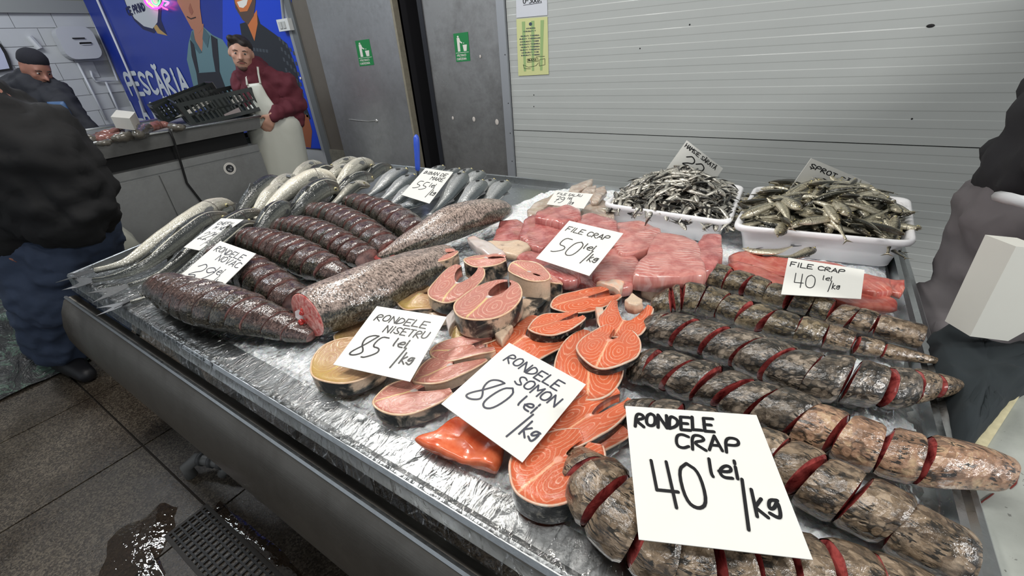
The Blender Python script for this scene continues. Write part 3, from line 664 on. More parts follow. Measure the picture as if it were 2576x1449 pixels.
grid_patch('ice_bed', icez, .2, .985, .034, .985, 400, 270, m_ice, label='crushed ice bed heaped over the tray under the fish', cat='ice', kind='stuff')
def film_mat():
    m = bpy.data.materials.new('plastic_film'); m.use_nodes = True; t = m.node_tree; b = t.nodes['Principled BSDF']
    b.inputs['Base Color'].default_value = (.9, .92, .95, 1); b.inputs['Roughness'].default_value = .08; b.inputs['Coat Weight'].default_value = 1; b.inputs['Specular IOR Level'].default_value = 1
    tr = t.nodes.new('ShaderNodeBsdfTransparent'); mx = t.nodes.new('ShaderNodeMixShader'); fr_ = t.nodes.new('ShaderNodeFresnel'); fr_.inputs[0].default_value = 1.5; ma_ = t.nodes.new('ShaderNodeMath'); ma_.inputs[1].default_value = .015; t.links.new(fr_.outputs[0], ma_.inputs[0]); vo_ = t.nodes.new('ShaderNodeTexVoronoi'); vo_.feature = 'DISTANCE_TO_EDGE'; vo_.inputs['Scale'].default_value = 17; mp2 = t.nodes.new('ShaderNodeMapping'); mp2.inputs['Scale'].default_value = (1.3, .55, 1); mp2.inputs['Rotation'].default_value = (0, 0, .9); ge2 = t.nodes.new('ShaderNodeNewGeometry')
    t.links.new(ge2.outputs['Position'], mp2.inputs[0]); t.links.new(mp2.outputs[0], vo_.inputs['Vector']); rp_ = t.nodes.new('ShaderNodeMapRange'); rp_.inputs['From Min'].default_value = .0; rp_.inputs['From Max'].default_value = .035; rp_.inputs['To Min'].default_value = .30; rp_.inputs['To Max'].default_value = 0
    t.links.new(vo_.outputs['Distance'], rp_.inputs['Value']); ad_ = t.nodes.new('ShaderNodeMath'); t.links.new(ma_.outputs[0], ad_.inputs[0]); t.links.new(rp_.outputs[0], ad_.inputs[1]); t.links.new(ad_.outputs[0], mx.inputs[0])
    gl = t.nodes.new('ShaderNodeBsdfGlossy'); gl.inputs['Roughness'].default_value = .09
    geo = t.nodes.new('ShaderNodeNewGeometry'); no = t.nodes.new('ShaderNodeTexNoise'); no.inputs['Scale'].default_value = 22; no.inputs['Detail'].default_value = 4; no.inputs['Distortion'].default_value = 1.6
    mp = t.nodes.new('ShaderNodeMapping'); mp.inputs['Scale'].default_value = (1.6, .7, 1); mp.inputs['Rotation'].default_value = (0, 0, .5)
    t.links.new(geo.outputs['Position'], mp.inputs[0]); t.links.new(mp.outputs[0], no.inputs['Vector'])
    bp = t.nodes.new('ShaderNodeBump'); bp.inputs['Strength'].default_value = 1; bp.inputs['Distance'].default_value = .012
    t.links.new(no.outputs[0], bp.inputs['Height'])
    for q in (b, gl, fr_): t.links.new(bp.outputs[0], q.inputs['Normal'])
    t.links.new(tr.outputs[0], mx.inputs[1]); t.links.new(gl.outputs[0], mx.inputs[2]); t.links.new(mx.outputs[0], t.nodes['Material Output'].inputs['Surface'])
    return m
m_film = film_mat()
def filmz(p):
    x, y = p.x, p.y; z = max(icez(p), ZR - .008) + .004
    if y < .335: z = ZR + .003
    if y < .262: z = ZR - (.262 - y) * 2.2
    return z + .0022 * abs(nz3((x * 1.5 + y * .7, y - x * .5, 3), 30)) + .0015 * nz3((x, y, 1), 60)
grid_patch('plastic_film', filmz, .02, .985, -.015, .62, 360, 170, m_film, label='clear wrinkled plastic film spread over the ice and the front lip of the tray', cat='plastic film')
# ================================================================ FISH BODIES
def sweep(A, rfun, rz, t_range, nseg=28, nring=8, edge=.0, cap=True, dom=.0, tilt=(0, 0), roll=0.0, disp=.0, lift=(0, 0), inset=1.0, seed=0.0, grow=0.0, drop=.04):
    """A: resampled axis array (x,y,z,r) ; returns V,F,U,U2 for the piece between t_range (fractions)"""
    n = len(A); L = np.concatenate([[0], np.cumsum(np.linalg.norm(np.diff(A[:, :3], axis=0), axis=1))]); LT = L[-1]
    V = []; U = []; U2 = []
    s0, s1 = t_range[0] * LT - grow, t_range[1] * LT + grow
    ts = [s0] + ([s0 + edge] if edge else []) + list(np.linspace(s0 + edge, s1 - edge, nring)[1:-1]) + ([s1 - edge] if edge else []) + [s1]
    rows = []
    for q, s in enumerate(ts):
        sc = min(max(s, 0), LT); c = np.array([np.interp(sc, L, A[:, k]) for k in range(3)]); r = float(np.interp(sc, L, A[:, 3]))
        e0, e1 = max(0, sc - .012), min(LT, sc + .012)
        t = np.array([np.interp(e1, L, A[:, k]) - np.interp(e0, L, A[:, k]) for k in range(3)]); t /= np.linalg.norm(t)
        if s < 0: c = c + t * s
        if s > LT: c = c + t * (s - LT)
        up = np.array([0, 0, 1.]); up -= t * (up @ t); up /= np.linalg.norm(up); sd = np.cross(t, up)
        k = (s - s0) / max(1e-6, s1 - s0); rr = r * inset * (1 - (drop if edge and (q == 0 or q == len(ts) - 1) else 0))
        lf = lift[0] * (1 - k) + lift[1] * k
        for a_ in range(nseg + 1):
            a = 2 * math.pi * a_ / nseg; sa, ca = math.sin(a), math.cos(a)
            w_, h_ = rr * rfun[0], rr * rfun[1] * (rz if ca < 0 else 1)
            off = sd * w_ * sa + up * (h_ * ca + lf)
            if disp: off = off * (1 + disp * noise.noise(Vector((s * 14 + seed, 2.2 * sa, 2.2 * ca))))
            off = off + t * (tilt[0] * sa * w_ + tilt[1] * ca * h_)
            V.append(c + off); ang = (a_ / nseg + roll) 
            U.append((s, (a_ / nseg) * 2 * math.pi * r)); U2.append((s / LT, ang % 1.0 if roll else ang))
        rows.append(c + up * lf)
    m = nseg + 1; Fs = [(i * m + k, (i + 1) * m + k, (i + 1) * m + k + 1, i * m + k + 1) for i in range(len(ts) - 1) for k in range(nseg)]
    if cap:
        for q, i in ((0, 0), (1, len(ts) - 1)):
            base = len(V); c = np.mean([V[i * m + k] for k in range(nseg)], 0); d = (rows[0] - rows[1]) if q == 0 else (rows[-1] - rows[-2]); d = d / (np.linalg.norm(d) + 1e-9)
            for k in range(nseg): V.append(c + (V[i * m + k] - c) * .55 + d * dom); U.append((s0, k / nseg)); U2.append((0, .5))
            V.append(c + d * dom * 1.3); U.append((s0, 0)); U2.append((0, .5)); ctr = len(V) - 1
            for k in range(nseg):
                k2 = (k + 1) % nseg
                f1 = (i * m + k, i * m + k + 1, base + k2, base + k); f2 = (base + k, base + k2, ctr)
                Fs.append(f1 if q == 0 else f1[::-1]); Fs.append(f2 if q == 0 else f2[::-1])
    return V, Fs, U, U2
def axis_px(st, z0, flat, n=60):
    out = []
    for s in st:
        x, y, pw = s[:3]; zz = s[3] if len(s) > 3 else z0; r = .03
        for _ in range(4): P = pz(x, y, zz + r * flat); r = pw / 2 * mpp(P)
        out.append((P.x, P.y, P.z, r))
    return catmull(out, n)[0]
ORD = ['first', 'second', 'third', 'fourth', 'fifth', 'sixth', 'seventh', 'eighth', 'ninth', 'tenth', 'eleventh', 'twelfth', 'thirteenth', 'fourteenth', 'fifteenth', 'sixteenth', 'seventeenth']
def slice_row(st, z0, n, mat, fmat, name, what, rowname, flat=.85, gap=.004, tilt=(0, 0), lift=.0, seed=0, lj=.0, mats=None, last_name=None, cuts=None, dom=.004, tj=.12):
    rr = random.Random(seed); A = axis_px(st, z0, flat); ld = np.concatenate([[0], np.cumsum(np.linalg.norm(np.diff(A[:, :3], axis=0), axis=1))]); LT = ld[-1]
    if cuts is None:
        c = [0]; 
        for i in range(n): c.append(c[-1] + rr.uniform(.85, 1.15))
        c = [x / c[-1] for x in c]
    else: c = cuts; n = len(c) - 1
    for i in range(n):
        g = gap * rr.uniform(.6, 1.4); t0 = c[i] + g / LT / 2 * (i > 0); t1 = c[i + 1] - g / LT / 2 * (i < n - 1)
        tl = (tilt[0] + rr.uniform(-tj, tj), tilt[1] + rr.uniform(-tj, tj)); lf = (lift * rr.uniform(.5, 1.4) + rr.uniform(-lj, lj), -lift * rr.uniform(.5, 1.3))
        mid = (t0 + t1) / 2 * LT; cpos = [float(np.interp(mid, ld, A[:, k])) for k in range(3)]; r = float(np.interp(mid, ld, A[:, 3]))
        loc = (cpos[0], cpos[1], cpos[2] - r * flat)
        lab = f'{ORD[i]} {what} from the left in {rowname}'
        if i == n - 1: lab = (last_name or 'last piece at the right end') + f' of {rowname}'
        t = thing(name, lab, 'fish', loc, rowname.replace('the ', ''))
        ml = (mats[min(len(mats) - 1, int(i / n * len(mats)))] if mats else mat)
        V, Fs, U, U2 = sweep(A, (1, flat), .8, (t0, t1), 30, 9 if (t1 - t0) * LT < .06 else 14, .006, False, 0, tl, 0, .07, lf, 1.0, seed + i * 1.7, drop=.075)
        mk('skin', V, Fs, ml, t, U, U2)
        V, Fs, U, U2 = sweep(A, (1, flat), .8, (t0, t1), 30, 6, .001, True, dom * rr.uniform(.2, 1), tl, 0, .07, lf, .918, seed + i * 1.7, grow=-.0006)
        mk('flesh', V, Fs, fmat, t, U, U2)
    return A
zf = ZR + .002
NV = dict(mat=m_novac, fmat=m_fl_novac, name='bighead_slice', what='dark bighead slice', flat=.92, gap=.003, lift=-.0035, tilt=(-.1, .25), tj=.08)
slice_row([(868, 508, 38), (905, 513, 55), (960, 535, 72), (1010, 562, 80), (1050, 590, 78)], zf, 9, rowname='the rearmost bighead row', seed=6, **NV)
slice_row([(775, 532, 46), (825, 540, 66), (880, 563, 80), (930, 596, 84), (985, 632, 74)], zf, 11, rowname='the fifth bighead row from the front', seed=5, **NV)
slice_row([(700, 572, 48), (745, 574, 68), (800, 590, 80), (860, 620, 84), (925, 655, 70)], zf, 12, rowname='the fourth bighead row from the front', seed=4, **NV)
slice_row([(592, 600, 50), (640, 605, 74), (700, 625, 92), (760, 650, 98), (815, 677, 88), (862, 700, 60)], zf, 13, rowname='the third bighead row from the front', seed=3, **NV)
slice_row([(540, 640, 62), (580, 660, 86), (630, 684, 98), (690, 722, 100), (750, 760, 84)], zf, 9, rowname='the second bighead row from the front', seed=2, **NV)
slice_row([(410, 722, 84), (455, 742, 108), (520, 765, 128), (590, 785, 126), (660, 806, 104), (730, 830, 76), (786, 848, 42)], zf, 13, rowname='the front bighead row', seed=1,
          mat=m_novac, fmat=m_fl_novac, name='bighead_slice', what='dark bighead slice', flat=.92, gap=.0014, lift=-.0012, tilt=(-.25, .1), tj=.03)
# two big tail pieces
def tail_piece(label, st, z0, flat, seed, capdom=.004, rz=.8, shear=(0, 0)):
    A = axis_px(st, z0, flat, 90); P = A[len(A) // 2]
    t = thing('bighead_tail', label, 'fish', (P[0], P[1], z0), 'big tail pieces lying across the rows')
    V, Fs, U, U2 = sweep(A, (1, flat), rz, (0, 1), 44, 46, 0, False, 0, shear, 0, .05, (0, 0), 1, seed); mk('skin', V, Fs, m_tail, t, U, U2)
    V, Fs, U, U2 = sweep(A, (1, flat), rz, (.002, .995), 44, 8, .001, True, capdom, shear, 0, .05, (0, 0), .965, seed, grow=.003); mk('flesh', V, Fs, m_fl_tail, t, U, U2)
    return t, A
t1, A1 = tail_piece('large speckled bighead piece with open cut end beside sturgeon sign', [(773, 798, 138), (800, 787, 146), (850, 768, 152), (930, 735, 148), (1000, 705, 132), (1060, 680, 110), (1110, 655, 80)], zf, .95, 3, shear=(.55, .25))
f = MB(); c = Vector(A1[0][:3]); ax = Vector(A1[0][:3] - A1[3][:3]).normalized()
for k in range(9): f.ell(c + ax * .006 + Vector((0, R.uniform(-.012, .012), R.uniform(-.03, .025))), (.006, .007, .006), 7, 5)
f.build('gut_cavity', flesh('gut_red', (120, 20, 22), (214, 70, 60), .2), t1, True)
f = MB(); f.add([c + ax * .012 + Vector(v) for v in ((-.006, .012, .022), (-.02, .0, .016), (-.018, -.006, -.004), (-.002, .004, -.002))], [(0, 1, 2, 3)]); f.prism([c + ax * .010 + Vector(v) for v in ((-.006, .012, .022), (-.02, .0, .016), (-.018, -.006, -.004), (-.002, .004, -.002))], (.001, .001, .001)); f.build('swim_bladder_flap', plain('membrane_white', (206, 196, 196), .25, coat=.5), t1)
t2, A2 = tail_piece('large speckled bighead tail half lying on top, pointing left', [(948, 646, 14), (975, 640, 34), (1015, 622, 58), (1065, 600, 80), (1130, 568, 100), (1195, 545, 92), (1248, 532, 68), (1272, 530, 40), (1279, 531, 12)], ZR + .03, .92, 8, 0)
c = pz(960, 652, ZR + .06)
f = MB(); q = [pz(932, 640, .868), pz(950, 634, .874), pz(990, 640, .876), pz(1008, 652, .872), pz(997, 658, .862), pz(975, 654, .862), pz(945, 652, .86)]; f.prism(q, (0, 0, -.006)); f.build('cut_fin', plain('fin_red', (190, 96, 92), .3, coat=.4), t2)
# carp rows (right)
CP = dict(lj=.0045, tj=.16, fmat=m_fl_carp, name='carp_slice', what='scaled carp slice')
slice_row([(1697, 708, 40), (1760, 697, 66), (1840, 708, 74), (1930, 738, 70), (2035, 768, 70), (2160, 808, 72), (2250, 832, 72), (2320, 850, 70)], zf, 11, m_carpA, rowname='the rearmost carp row', gap=.005, tilt=(-.1, .1), seed=21, mats=[m_carpA, m_carpA, m_carpC], dom=.006, flat=.95,
          cuts=[0, .09, .17, .26, .355, .44, .535, .625, .70, .775, .85, 1], **CP)
slice_row([(1642, 768, 50), (1720, 752, 84), (1800, 766, 84), (1880, 793, 84), (1970, 823, 86), (2080, 846, 72), (2180, 872, 54), (2280, 893, 38), (2370, 911, 14)], zf, 12, m_carpA, rowname='the second carp row from the back', gap=.006, tilt=(-.25, .1), seed=22, mats=[m_carpA, m_carpA, m_carpC], dom=.006, flat=.95,
          cuts=[0, .085, .12, .2, .285, .375, .46, .545, .64, .735, .82, 1], **CP)
slice_row([(1600, 824, 40), (1665, 826, 92), (1740, 845, 104), (1820, 868, 110), (1900, 897, 122), (1980, 930, 130), (2060, 952, 136), (2140, 962, 134), (2220, 978, 118), (2300, 974, 92), (2380, 972, 54), (2446, 975, 12)], zf, 11, m_carpB, rowname='the third carp row from the back', gap=.0075, tilt=(-.5, .15), seed=23, mats=[m_carpB, m_carpB, m_carpB, m_carpC], dom=.007, flat=.95,
          cuts=[0, .1, .18, .27, .37, .455, .535, .615, .695, .78, .86, 1], **CP)
slice_row([(1592, 930, 70), (1650, 928, 110), (1730, 955, 122), (1800, 975, 120), (1880, 1008, 126), (1970, 1043, 138), (2070, 1085, 142), (2160, 1120, 142), (2260, 1147, 140), (2350, 1162, 138), (2450, 1177, 120), (2528, 1196, 96)], zf, 10, m_carpB, rowname='the fourth carp row from the back', gap=.007, tilt=(-.45, .1), seed=24, mats=[m_carpB, m_carpB, m_carpB, m_carpP, m_carpP], dom=.008, flat=.95,
          last_name='long pink tail overhanging the right rim', cuts=[0, .085, .175, .26, .345, .43, .53, .62, .715, .80, 1], **CP)
slice_row([(1572, 1045, 80), (1650, 1062, 126), (1760, 1092, 142), (1870, 1130, 150), (1980, 1175, 158), (2080, 1228, 166), (2180, 1278, 170), (2280, 1330, 166), (2370, 1378, 158), (2432, 1402, 140)], zf, 9, m_carpC, rowname='the fifth carp row', gap=.006, tilt=(-.2, .1), seed=25, mats=[m_carpB, m_carpC, m_carpC], dom=.007, flat=.93,
          last_name='blunt tail piece', cuts=[0, .1, .2, .31, .43, .52, .62, .73, .84, 1], **CP)
slice_row([(1455, 1150, 90), (1490, 1215, 170), (1560, 1300, 205), (1680, 1375, 205), (1820, 1415, 200), (1960, 1435, 196), (2100, 1455, 190), (2250, 1500, 180), (2400, 1560, 170)], zf, 10, m_carpC, rowname='the front carp row at the tray lip', gap=.007, tilt=(.1, .12), seed=26, mats=[m_carpC, m_carpC], dom=.007, flat=.85,
          last_name='tail piece cropped by the frame', cuts=[0, .12, .21, .31, .40, .49, .575, .66, .75, .85, 1], **CP)
# ---------------------------------------------------------------- whole fish
PROF = [(0, .12), (.012, .34), (.035, .56), (.08, .78), (.16, .95), (.28, 1), (.45, .96), (.6, .8), (.75, .55), (.87, .33), (.95, .24), (1, .26)]
def fish_axis(pts, w, z0, flat, n=40, prof=PROF):
    base = []
    for s in pts:
        x, y = s[:2]; zz = s[2] if len(s) > 2 else z0
        P = pz(x, y, zz + .02); base.append((P.x, P.y, P.z))
    A, L = catmull(base, n); mid = A[n // 3]; r = w / 2 * mpp(mid)
    t = np.linspace(0, 1, n); t = t ** 1.0; R_ = np.interp(t, [p[0] for p in prof], [p[1] for p in prof]) * r
    zc = A[:, 2] - .02 + np.maximum(R_ * flat, r * .35)
    return np.column_stack([A[:, 0], A[:, 1], zc, R_]), L, r
def fish(kind, label, pts, w, z0, roll, mat, group, flat=.9, fins=True, tail=.16, prof=PROF, eye=True, thin=1.0):
    """roll: turns the back (0 = back up, .25 = lying on its side, .5 = belly up); pts head -> tail root"""
    A, L, r = fish_axis(pts, w * 1.15, z0, flat, prof=prof); m = A[len(A) // 2]
    t = thing(kind, label, 'fish', (m[0], m[1], m[2] - r * flat), group)
    V, Fs, U, U2 = sweep(A, (1, flat), .95, (0, 1), 24, 44, 0, True, .001, (0, 0), roll, .03, (0, 0), 1, R.random() * 9)
    mk('body', V, Fs, mat, t, U, U2)
    # direction of the fish's back in the ring plane
    def fr(k):
        a, b = A[max(0, k - 1)][:3], A[min(len(A) - 1, k + 1)][:3]; tt = Vector(b - a).normalized(); up = Vector((0, 0, 1)); up = (up - tt * up.dot(tt)).normalized(); sd = tt.cross(up)
        an = -roll * 2 * math.pi; return tt, up * math.cos(an) + sd * math.sin(an), (sd * math.cos(an) - up * math.sin(an))
    tt, bk, sd = fr(len(A) - 1); e = Vector(A[-1][:3]); TL_ = L * tail; rr = A[-1][3]
    if abs(bk.z) > .6: bk = (bk * .35 + sd * .93).normalized()      # a resting tail fin lies over
    bk.z *= .5
    P = [e + bk * rr, e + tt * TL_ * .5 + bk * rr * 2.6, e + tt * TL_ + bk * rr * 3.2, e + tt * TL_ * .72 + bk * rr * 1.6, e + tt * TL_ * .55, e + tt * TL_ * .72 - bk * rr * 1.6, e + tt * TL_ - bk * rr * 3.2, e + tt * TL_ * .5 - bk * rr * 2.6, e - bk * rr]
    for p in P: p.z = max(p.z, ZR + .004)
    nn = tt.cross(bk).normalized() * .0012
    mb = MB()
    for tri in ((0, 1, 4, 8), (1, 2, 3, 4), (4, 5, 6, 7), (8, 4, 7)): mb.prism([P[i] for i in tri], nn)
    mb.build('tail_fin', m_fin, t)
    if eye:
        k = 3; tt, bk, sd = fr(k); c = Vector(A[k][:3]); r_ = A[k][3]
        for sg in (1, -1):
            d = (sd * sg * .9 + bk * .42).normalized(); pos = c + Vector((d.x * r_, d.y * r_, d.z * r_ * flat)) * .98
            if sg * sd.z < -.35: continue
            mb = MB(); mb.ell(pos, (r * .17, r * .17, r * .17), 10, 8); o = mb.build('eye', m_iris, t, True)
            mb = MB(); mb.ell(pos + d * r * .09, (r * .11, r * .11, r * .11), 8, 6); mb.build('pupil', m_eye, o, True)
    if fins:
        k = int(len(A) * .24); tt, bk, sd = fr(k); c = Vector(A[k][:3]); r_ = A[k][3]
        for sg in (1, -1):
            if sg * sd.z < -.35: continue
            b0 = c + Vector((sd.x * sg * r_, sd.y * sg * r_, sd.z * sg * r_ * flat)) * 1.0
            mb = MB(); mb.prism([b0 + bk * r_ * .15, b0 + tt * L * .06 + bk * r_ * .3 + sd * sg * .003, b0 + tt * L * .11 + sd * sg * .005, b0 + tt * L * .05 - bk * r_ * .2 + sd * sg * .002, b0 - bk * r_ * .1], sd * sg * .001); mb.build('pectoral_fin', m_fin, t)
        for (f0, f1, hh) in ((.42, .52, .35), (.66, .76, .3)):
            k0, k1 = int(len(A) * f0), int(len(A) * f1); P = []
            for k in (k0, k1): tt, bk, sd = fr(k); c = Vector(A[k][:3]); r_ = A[k][3]; P.append((c + Vector((bk.x * r_, bk.y * r_, bk.z * r_ * flat)) * .97, bk, tt))
            mb = MB(); q = [P[0][0], P[0][0] + P[0][1] * r * hh + P[0][2] * r * .5, P[1][0] + P[1][1] * r * .08, P[1][0]]; mb.prism(q, P[0][1].cross(P[0][2]).normalized() * .001); mb.build('dorsal_fin', m_fin, t)
    return t
G1 = 'grey mullets laid head to the back of the table'
ZM = ZR + .004
ML = [
 ('large pale bellied mullet, its head nearest the customer at the left table edge', [(588, 510, ZM + .05), (545, 530, ZM + .04), (470, 580, ZM + .025), (390, 622, ZM + .015), (310, 660, ZM + .01), (240, 678, ZM + .005)], 50, .42, m_mulletS),
 ('dark backed mullet alongside the large pale one, tail forked over the front left corner', [(580, 540, ZM + .03), (520, 562, ZM + .03), (450, 610, ZM + .02), (370, 662, ZM + .01), (290, 690, ZM + .005), (235, 700, ZM)], 44, .05, m_mullet),
 ('mullet peeking out behind the head of the large pale one', [(602, 518, ZM + .02), (560, 540, ZM + .02), (500, 585, ZM), (430, 630, ZM)], 36, .02, m_mullet),
 ('dark mullet under the small card with its tail beside the front lip', [(672, 532, ZM + .03), (620, 545, ZM + .03), (560, 580, ZM + .02), (470, 640, ZM + .005), (390, 688, ZM), (320, 712, ZM)], 38, .06, m_mullet),
 ('slim mullet with a silver flank lying right of the small card', [(652, 558, ZM + .04), (610, 570, ZM + .045), (560, 610, ZM + .04), (500, 655, ZM + .02), (430, 700, ZM), (350, 735, ZM)], 34, .2, m_mullet),
 ('mullet with its tail spread on the bare tray beside the front bighead row', [(640, 590, ZM), (590, 620, ZM), (520, 665, ZM), (440, 705, ZM), (370, 738, ZM), (325, 752, ZM)], 32, .3, m_mulletS),
 ('dark round headed mullet right beside the third bighead row', [(730, 525, ZM + .035), (695, 545, ZM + .035), (655, 578, ZM + .02), (610, 610, ZM)], 46, .02, m_mullet),
 ('dark mullet arching up at the left edge, third head from the front', [(712, 458, ZM + .05), (680, 470, ZM + .055), (640, 500, ZM + .04), (600, 540, ZM + .01), (560, 570, ZM)], 40, .0, m_mullet),
 ('pale belly up mullet between two dark ones, second silver head from the front', [(735, 480, ZM + .045), (700, 493, ZM + .045), (660, 525, ZM + .03), (610, 565, ZM)], 42, .4, m_mulletS),
 ('pale mullet with gill cover towards the left edge, third silver head', [(748, 455, ZM + .05), (715, 470, ZM + .05), (680, 500, ZM + .03), (640, 530, ZM)], 38, .36, m_mulletS),
 ('long white bellied mullet lying uppermost in the middle of the pile', [(846, 452, ZM + .07), (800, 455, ZM + .075), (745, 482, ZM + .06), (690, 515, ZM + .04), (640, 550, ZM + .02)], 44, .47, m_mulletS),
 ('dark mullet with a blunt head pointing to the rearmost bighead row', [(853, 476, ZM + .06), (810, 490, ZM + .055), (755, 525, ZM + .035), (700, 560, ZM + .01)], 50, .06, m_mullet),
 ('small pale headed mullet highest at the left rear edge', [(815, 420, ZM + .045), (785, 428, ZM + .045), (745, 455, ZM + .03), (700, 485, ZM)], 34, .36, m_mulletS),
 ('dark mullet behind the small pale headed one', [(845, 430, ZM + .045), (810, 438, ZM + .045), (770, 462, ZM + .03), (720, 490, ZM)], 34, .1, m_mullet),
 ('pale mullet with open gill at the left rear corner', [(910, 411, ZM + .03), (880, 415, ZM + .03), (840, 432, ZM + .02), (790, 460, ZM)], 30, .35, m_mulletS),
 ('pale mullet second from the left rear corner', [(893, 428, ZM + .05), (862, 436, ZM + .05), (825, 458, ZM + .035), (780, 485, ZM)], 32, .37, m_mulletS),
 ('broad pale mullet resting against the rear corner heads', [(944, 420, ZM + .05), (908, 428, ZM + .05), (868, 455, ZM + .035), (820, 485, ZM + .01)], 40, .4, m_mulletS),
 ('dark mullet lying under the broad pale one', [(940, 448, ZM + .045), (900, 460, ZM + .045), (860, 485, ZM + .03), (810, 520, ZM)], 36, .03, m_mullet),
 ('dark mullet next to the first sea bass', [(988, 422, ZM + .03), (955, 432, ZM + .03), (915, 460, ZM + .02), (880, 488, ZM)], 30, .04, m_mullet),
 ('yellowish mullet low between the dark heads', [(930, 462, ZM + .055), (895, 470, ZM + .05), (855, 500, ZM + .035), (800, 530, ZM + .01)], 26, .3, m_mulletS),
]
for lab, pts, wd, rl, mt in ML: fish('grey_mullet', lab, pts, wd, ZM, rl, mt, G1)
G2 = 'silver sea bass under the two rear cards'
BP = [(0, .08), (.02, .26), (.06, .52), (.14, .82), (.26, 1), (.42, 1), (.6, .78), (.75, .5), (.87, .3), (.95, .22), (1, .26)]
BS = [
 ('sea bass with a scaly flank left of the blue handle', [(1022, 424, ZM + .04), (990, 445, ZM + .035), (950, 475, ZM + .02), (905, 505, ZM)], 42, .3),
 ('sea bass with striped flank touching the blue handle', [(1043, 438, ZM + .04), (1015, 460, ZM + .035), (975, 490, ZM + .02), (930, 518, ZM)], 38, .27),
 ('sea bass partly hidden by the left edge of the sea bass card', [(1050, 462, ZM + .02), (1025, 482, ZM + .02), (990, 508, ZM + .01), (950, 530, ZM)], 36, .27),
 ('low sea bass lying before the sea bass card', [(1075, 500, ZM + .01), (1040, 512, ZM + .01), (1000, 522, ZM), (960, 535, ZM)], 34, .3),
 ('sea bass head poking up behind the card, leftmost of the three rear heads', [(1117, 413, ZM + .05), (1098, 428, ZM + .04), (1070, 455, ZM + .02), (1040, 480, ZM)], 30, .24),
 ('sea bass head behind the card, middle of the three rear heads', [(1158, 420, ZM + .045), (1138, 432, ZM + .04), (1110, 455, ZM + .02), (1075, 485, ZM)], 28, .26),
 ('sea bass head behind the card, rightmost of the three rear heads', [(1188, 420, ZM + .045), (1168, 434, ZM + .04), (1140, 460, ZM + .02), (1110, 490, ZM)], 28, .26),
 ('long sea bass with its head right of the card', [(1163, 436, ZM + .05), (1152, 460, ZM + .05), (1120, 500, ZM + .03), (1080, 540, ZM + .01)], 46, .25),
 ('sea bass with a red gill behind the long one', [(1211, 432, ZM + .04), (1195, 450, ZM + .04), (1165, 480, ZM + .02), (1130, 515, ZM)], 42, .27),
 ('sea bass with a bloody gill, second from the right', [(1212, 455, ZM + .05), (1195, 480, ZM + .05), (1160, 515, ZM + .03), (1120, 550, ZM + .01)], 46, .25),
 ('sea bass farthest right, beside the bare ice', [(1273, 456, ZM + .03), (1255, 480, ZM + .03), (1225, 510, ZM + .02), (1190, 545, ZM)], 46, .26),
 ('sea bass tucked between the two rightmost', [(1240, 450, ZM + .02), (1225, 472, ZM + .02), (1195, 500, ZM + .01), (1160, 530, ZM)], 40, .27)]
m_gillred = flesh('gill_red', (150, 30, 34), (210, 90, 86))
for i, (lab, pts, wd, rl) in enumerate(BS):
    o = fish('sea_bass', lab, pts, wd, ZM, rl, m_bass, G2, flat=.55, prof=BP)
    if i in (8, 9): 
        P = pz(pts[0][0] - 6, pts[0][1] + 10, pts[0][2] + .028); mb = MB(); mb.ell(P, (.009, .011, .005), 9, 6); mb.build('gill', m_gillred, o, True)
# blue knife handle
kn = thing('knife', 'knife with a bright blue plastic handle standing upright among the sea bass', 'knife', pz(1050, 452, ZM + .01))
b0 = pv(1051, 430, pz(1050, 452, ZM + .01)); b1 = pv(1047, 340, pz(1050, 452, ZM + .01))
f = MB(); d = b1 - b0; f.tube([b0 + d * t for t in (0, .04, .12, .4, .75, .93, .99, 1.02)], [.007, .012, .013, .0135, .015, .014, .009, .003], 12); f.build('handle', plain('knife_blue', (48, 84, 196), .35, coat=.3), kn, True)
f = MB(); f.prism([b0 + Vector((-.009, 0, 0)), b0 + Vector((.009, 0, 0)), b0 - d * .6 + Vector((.004, 0, 0)), b0 - d * .6 - Vector((.006, 0, 0))], (0, .002, 0)); f.build('blade', m_rim, kn)
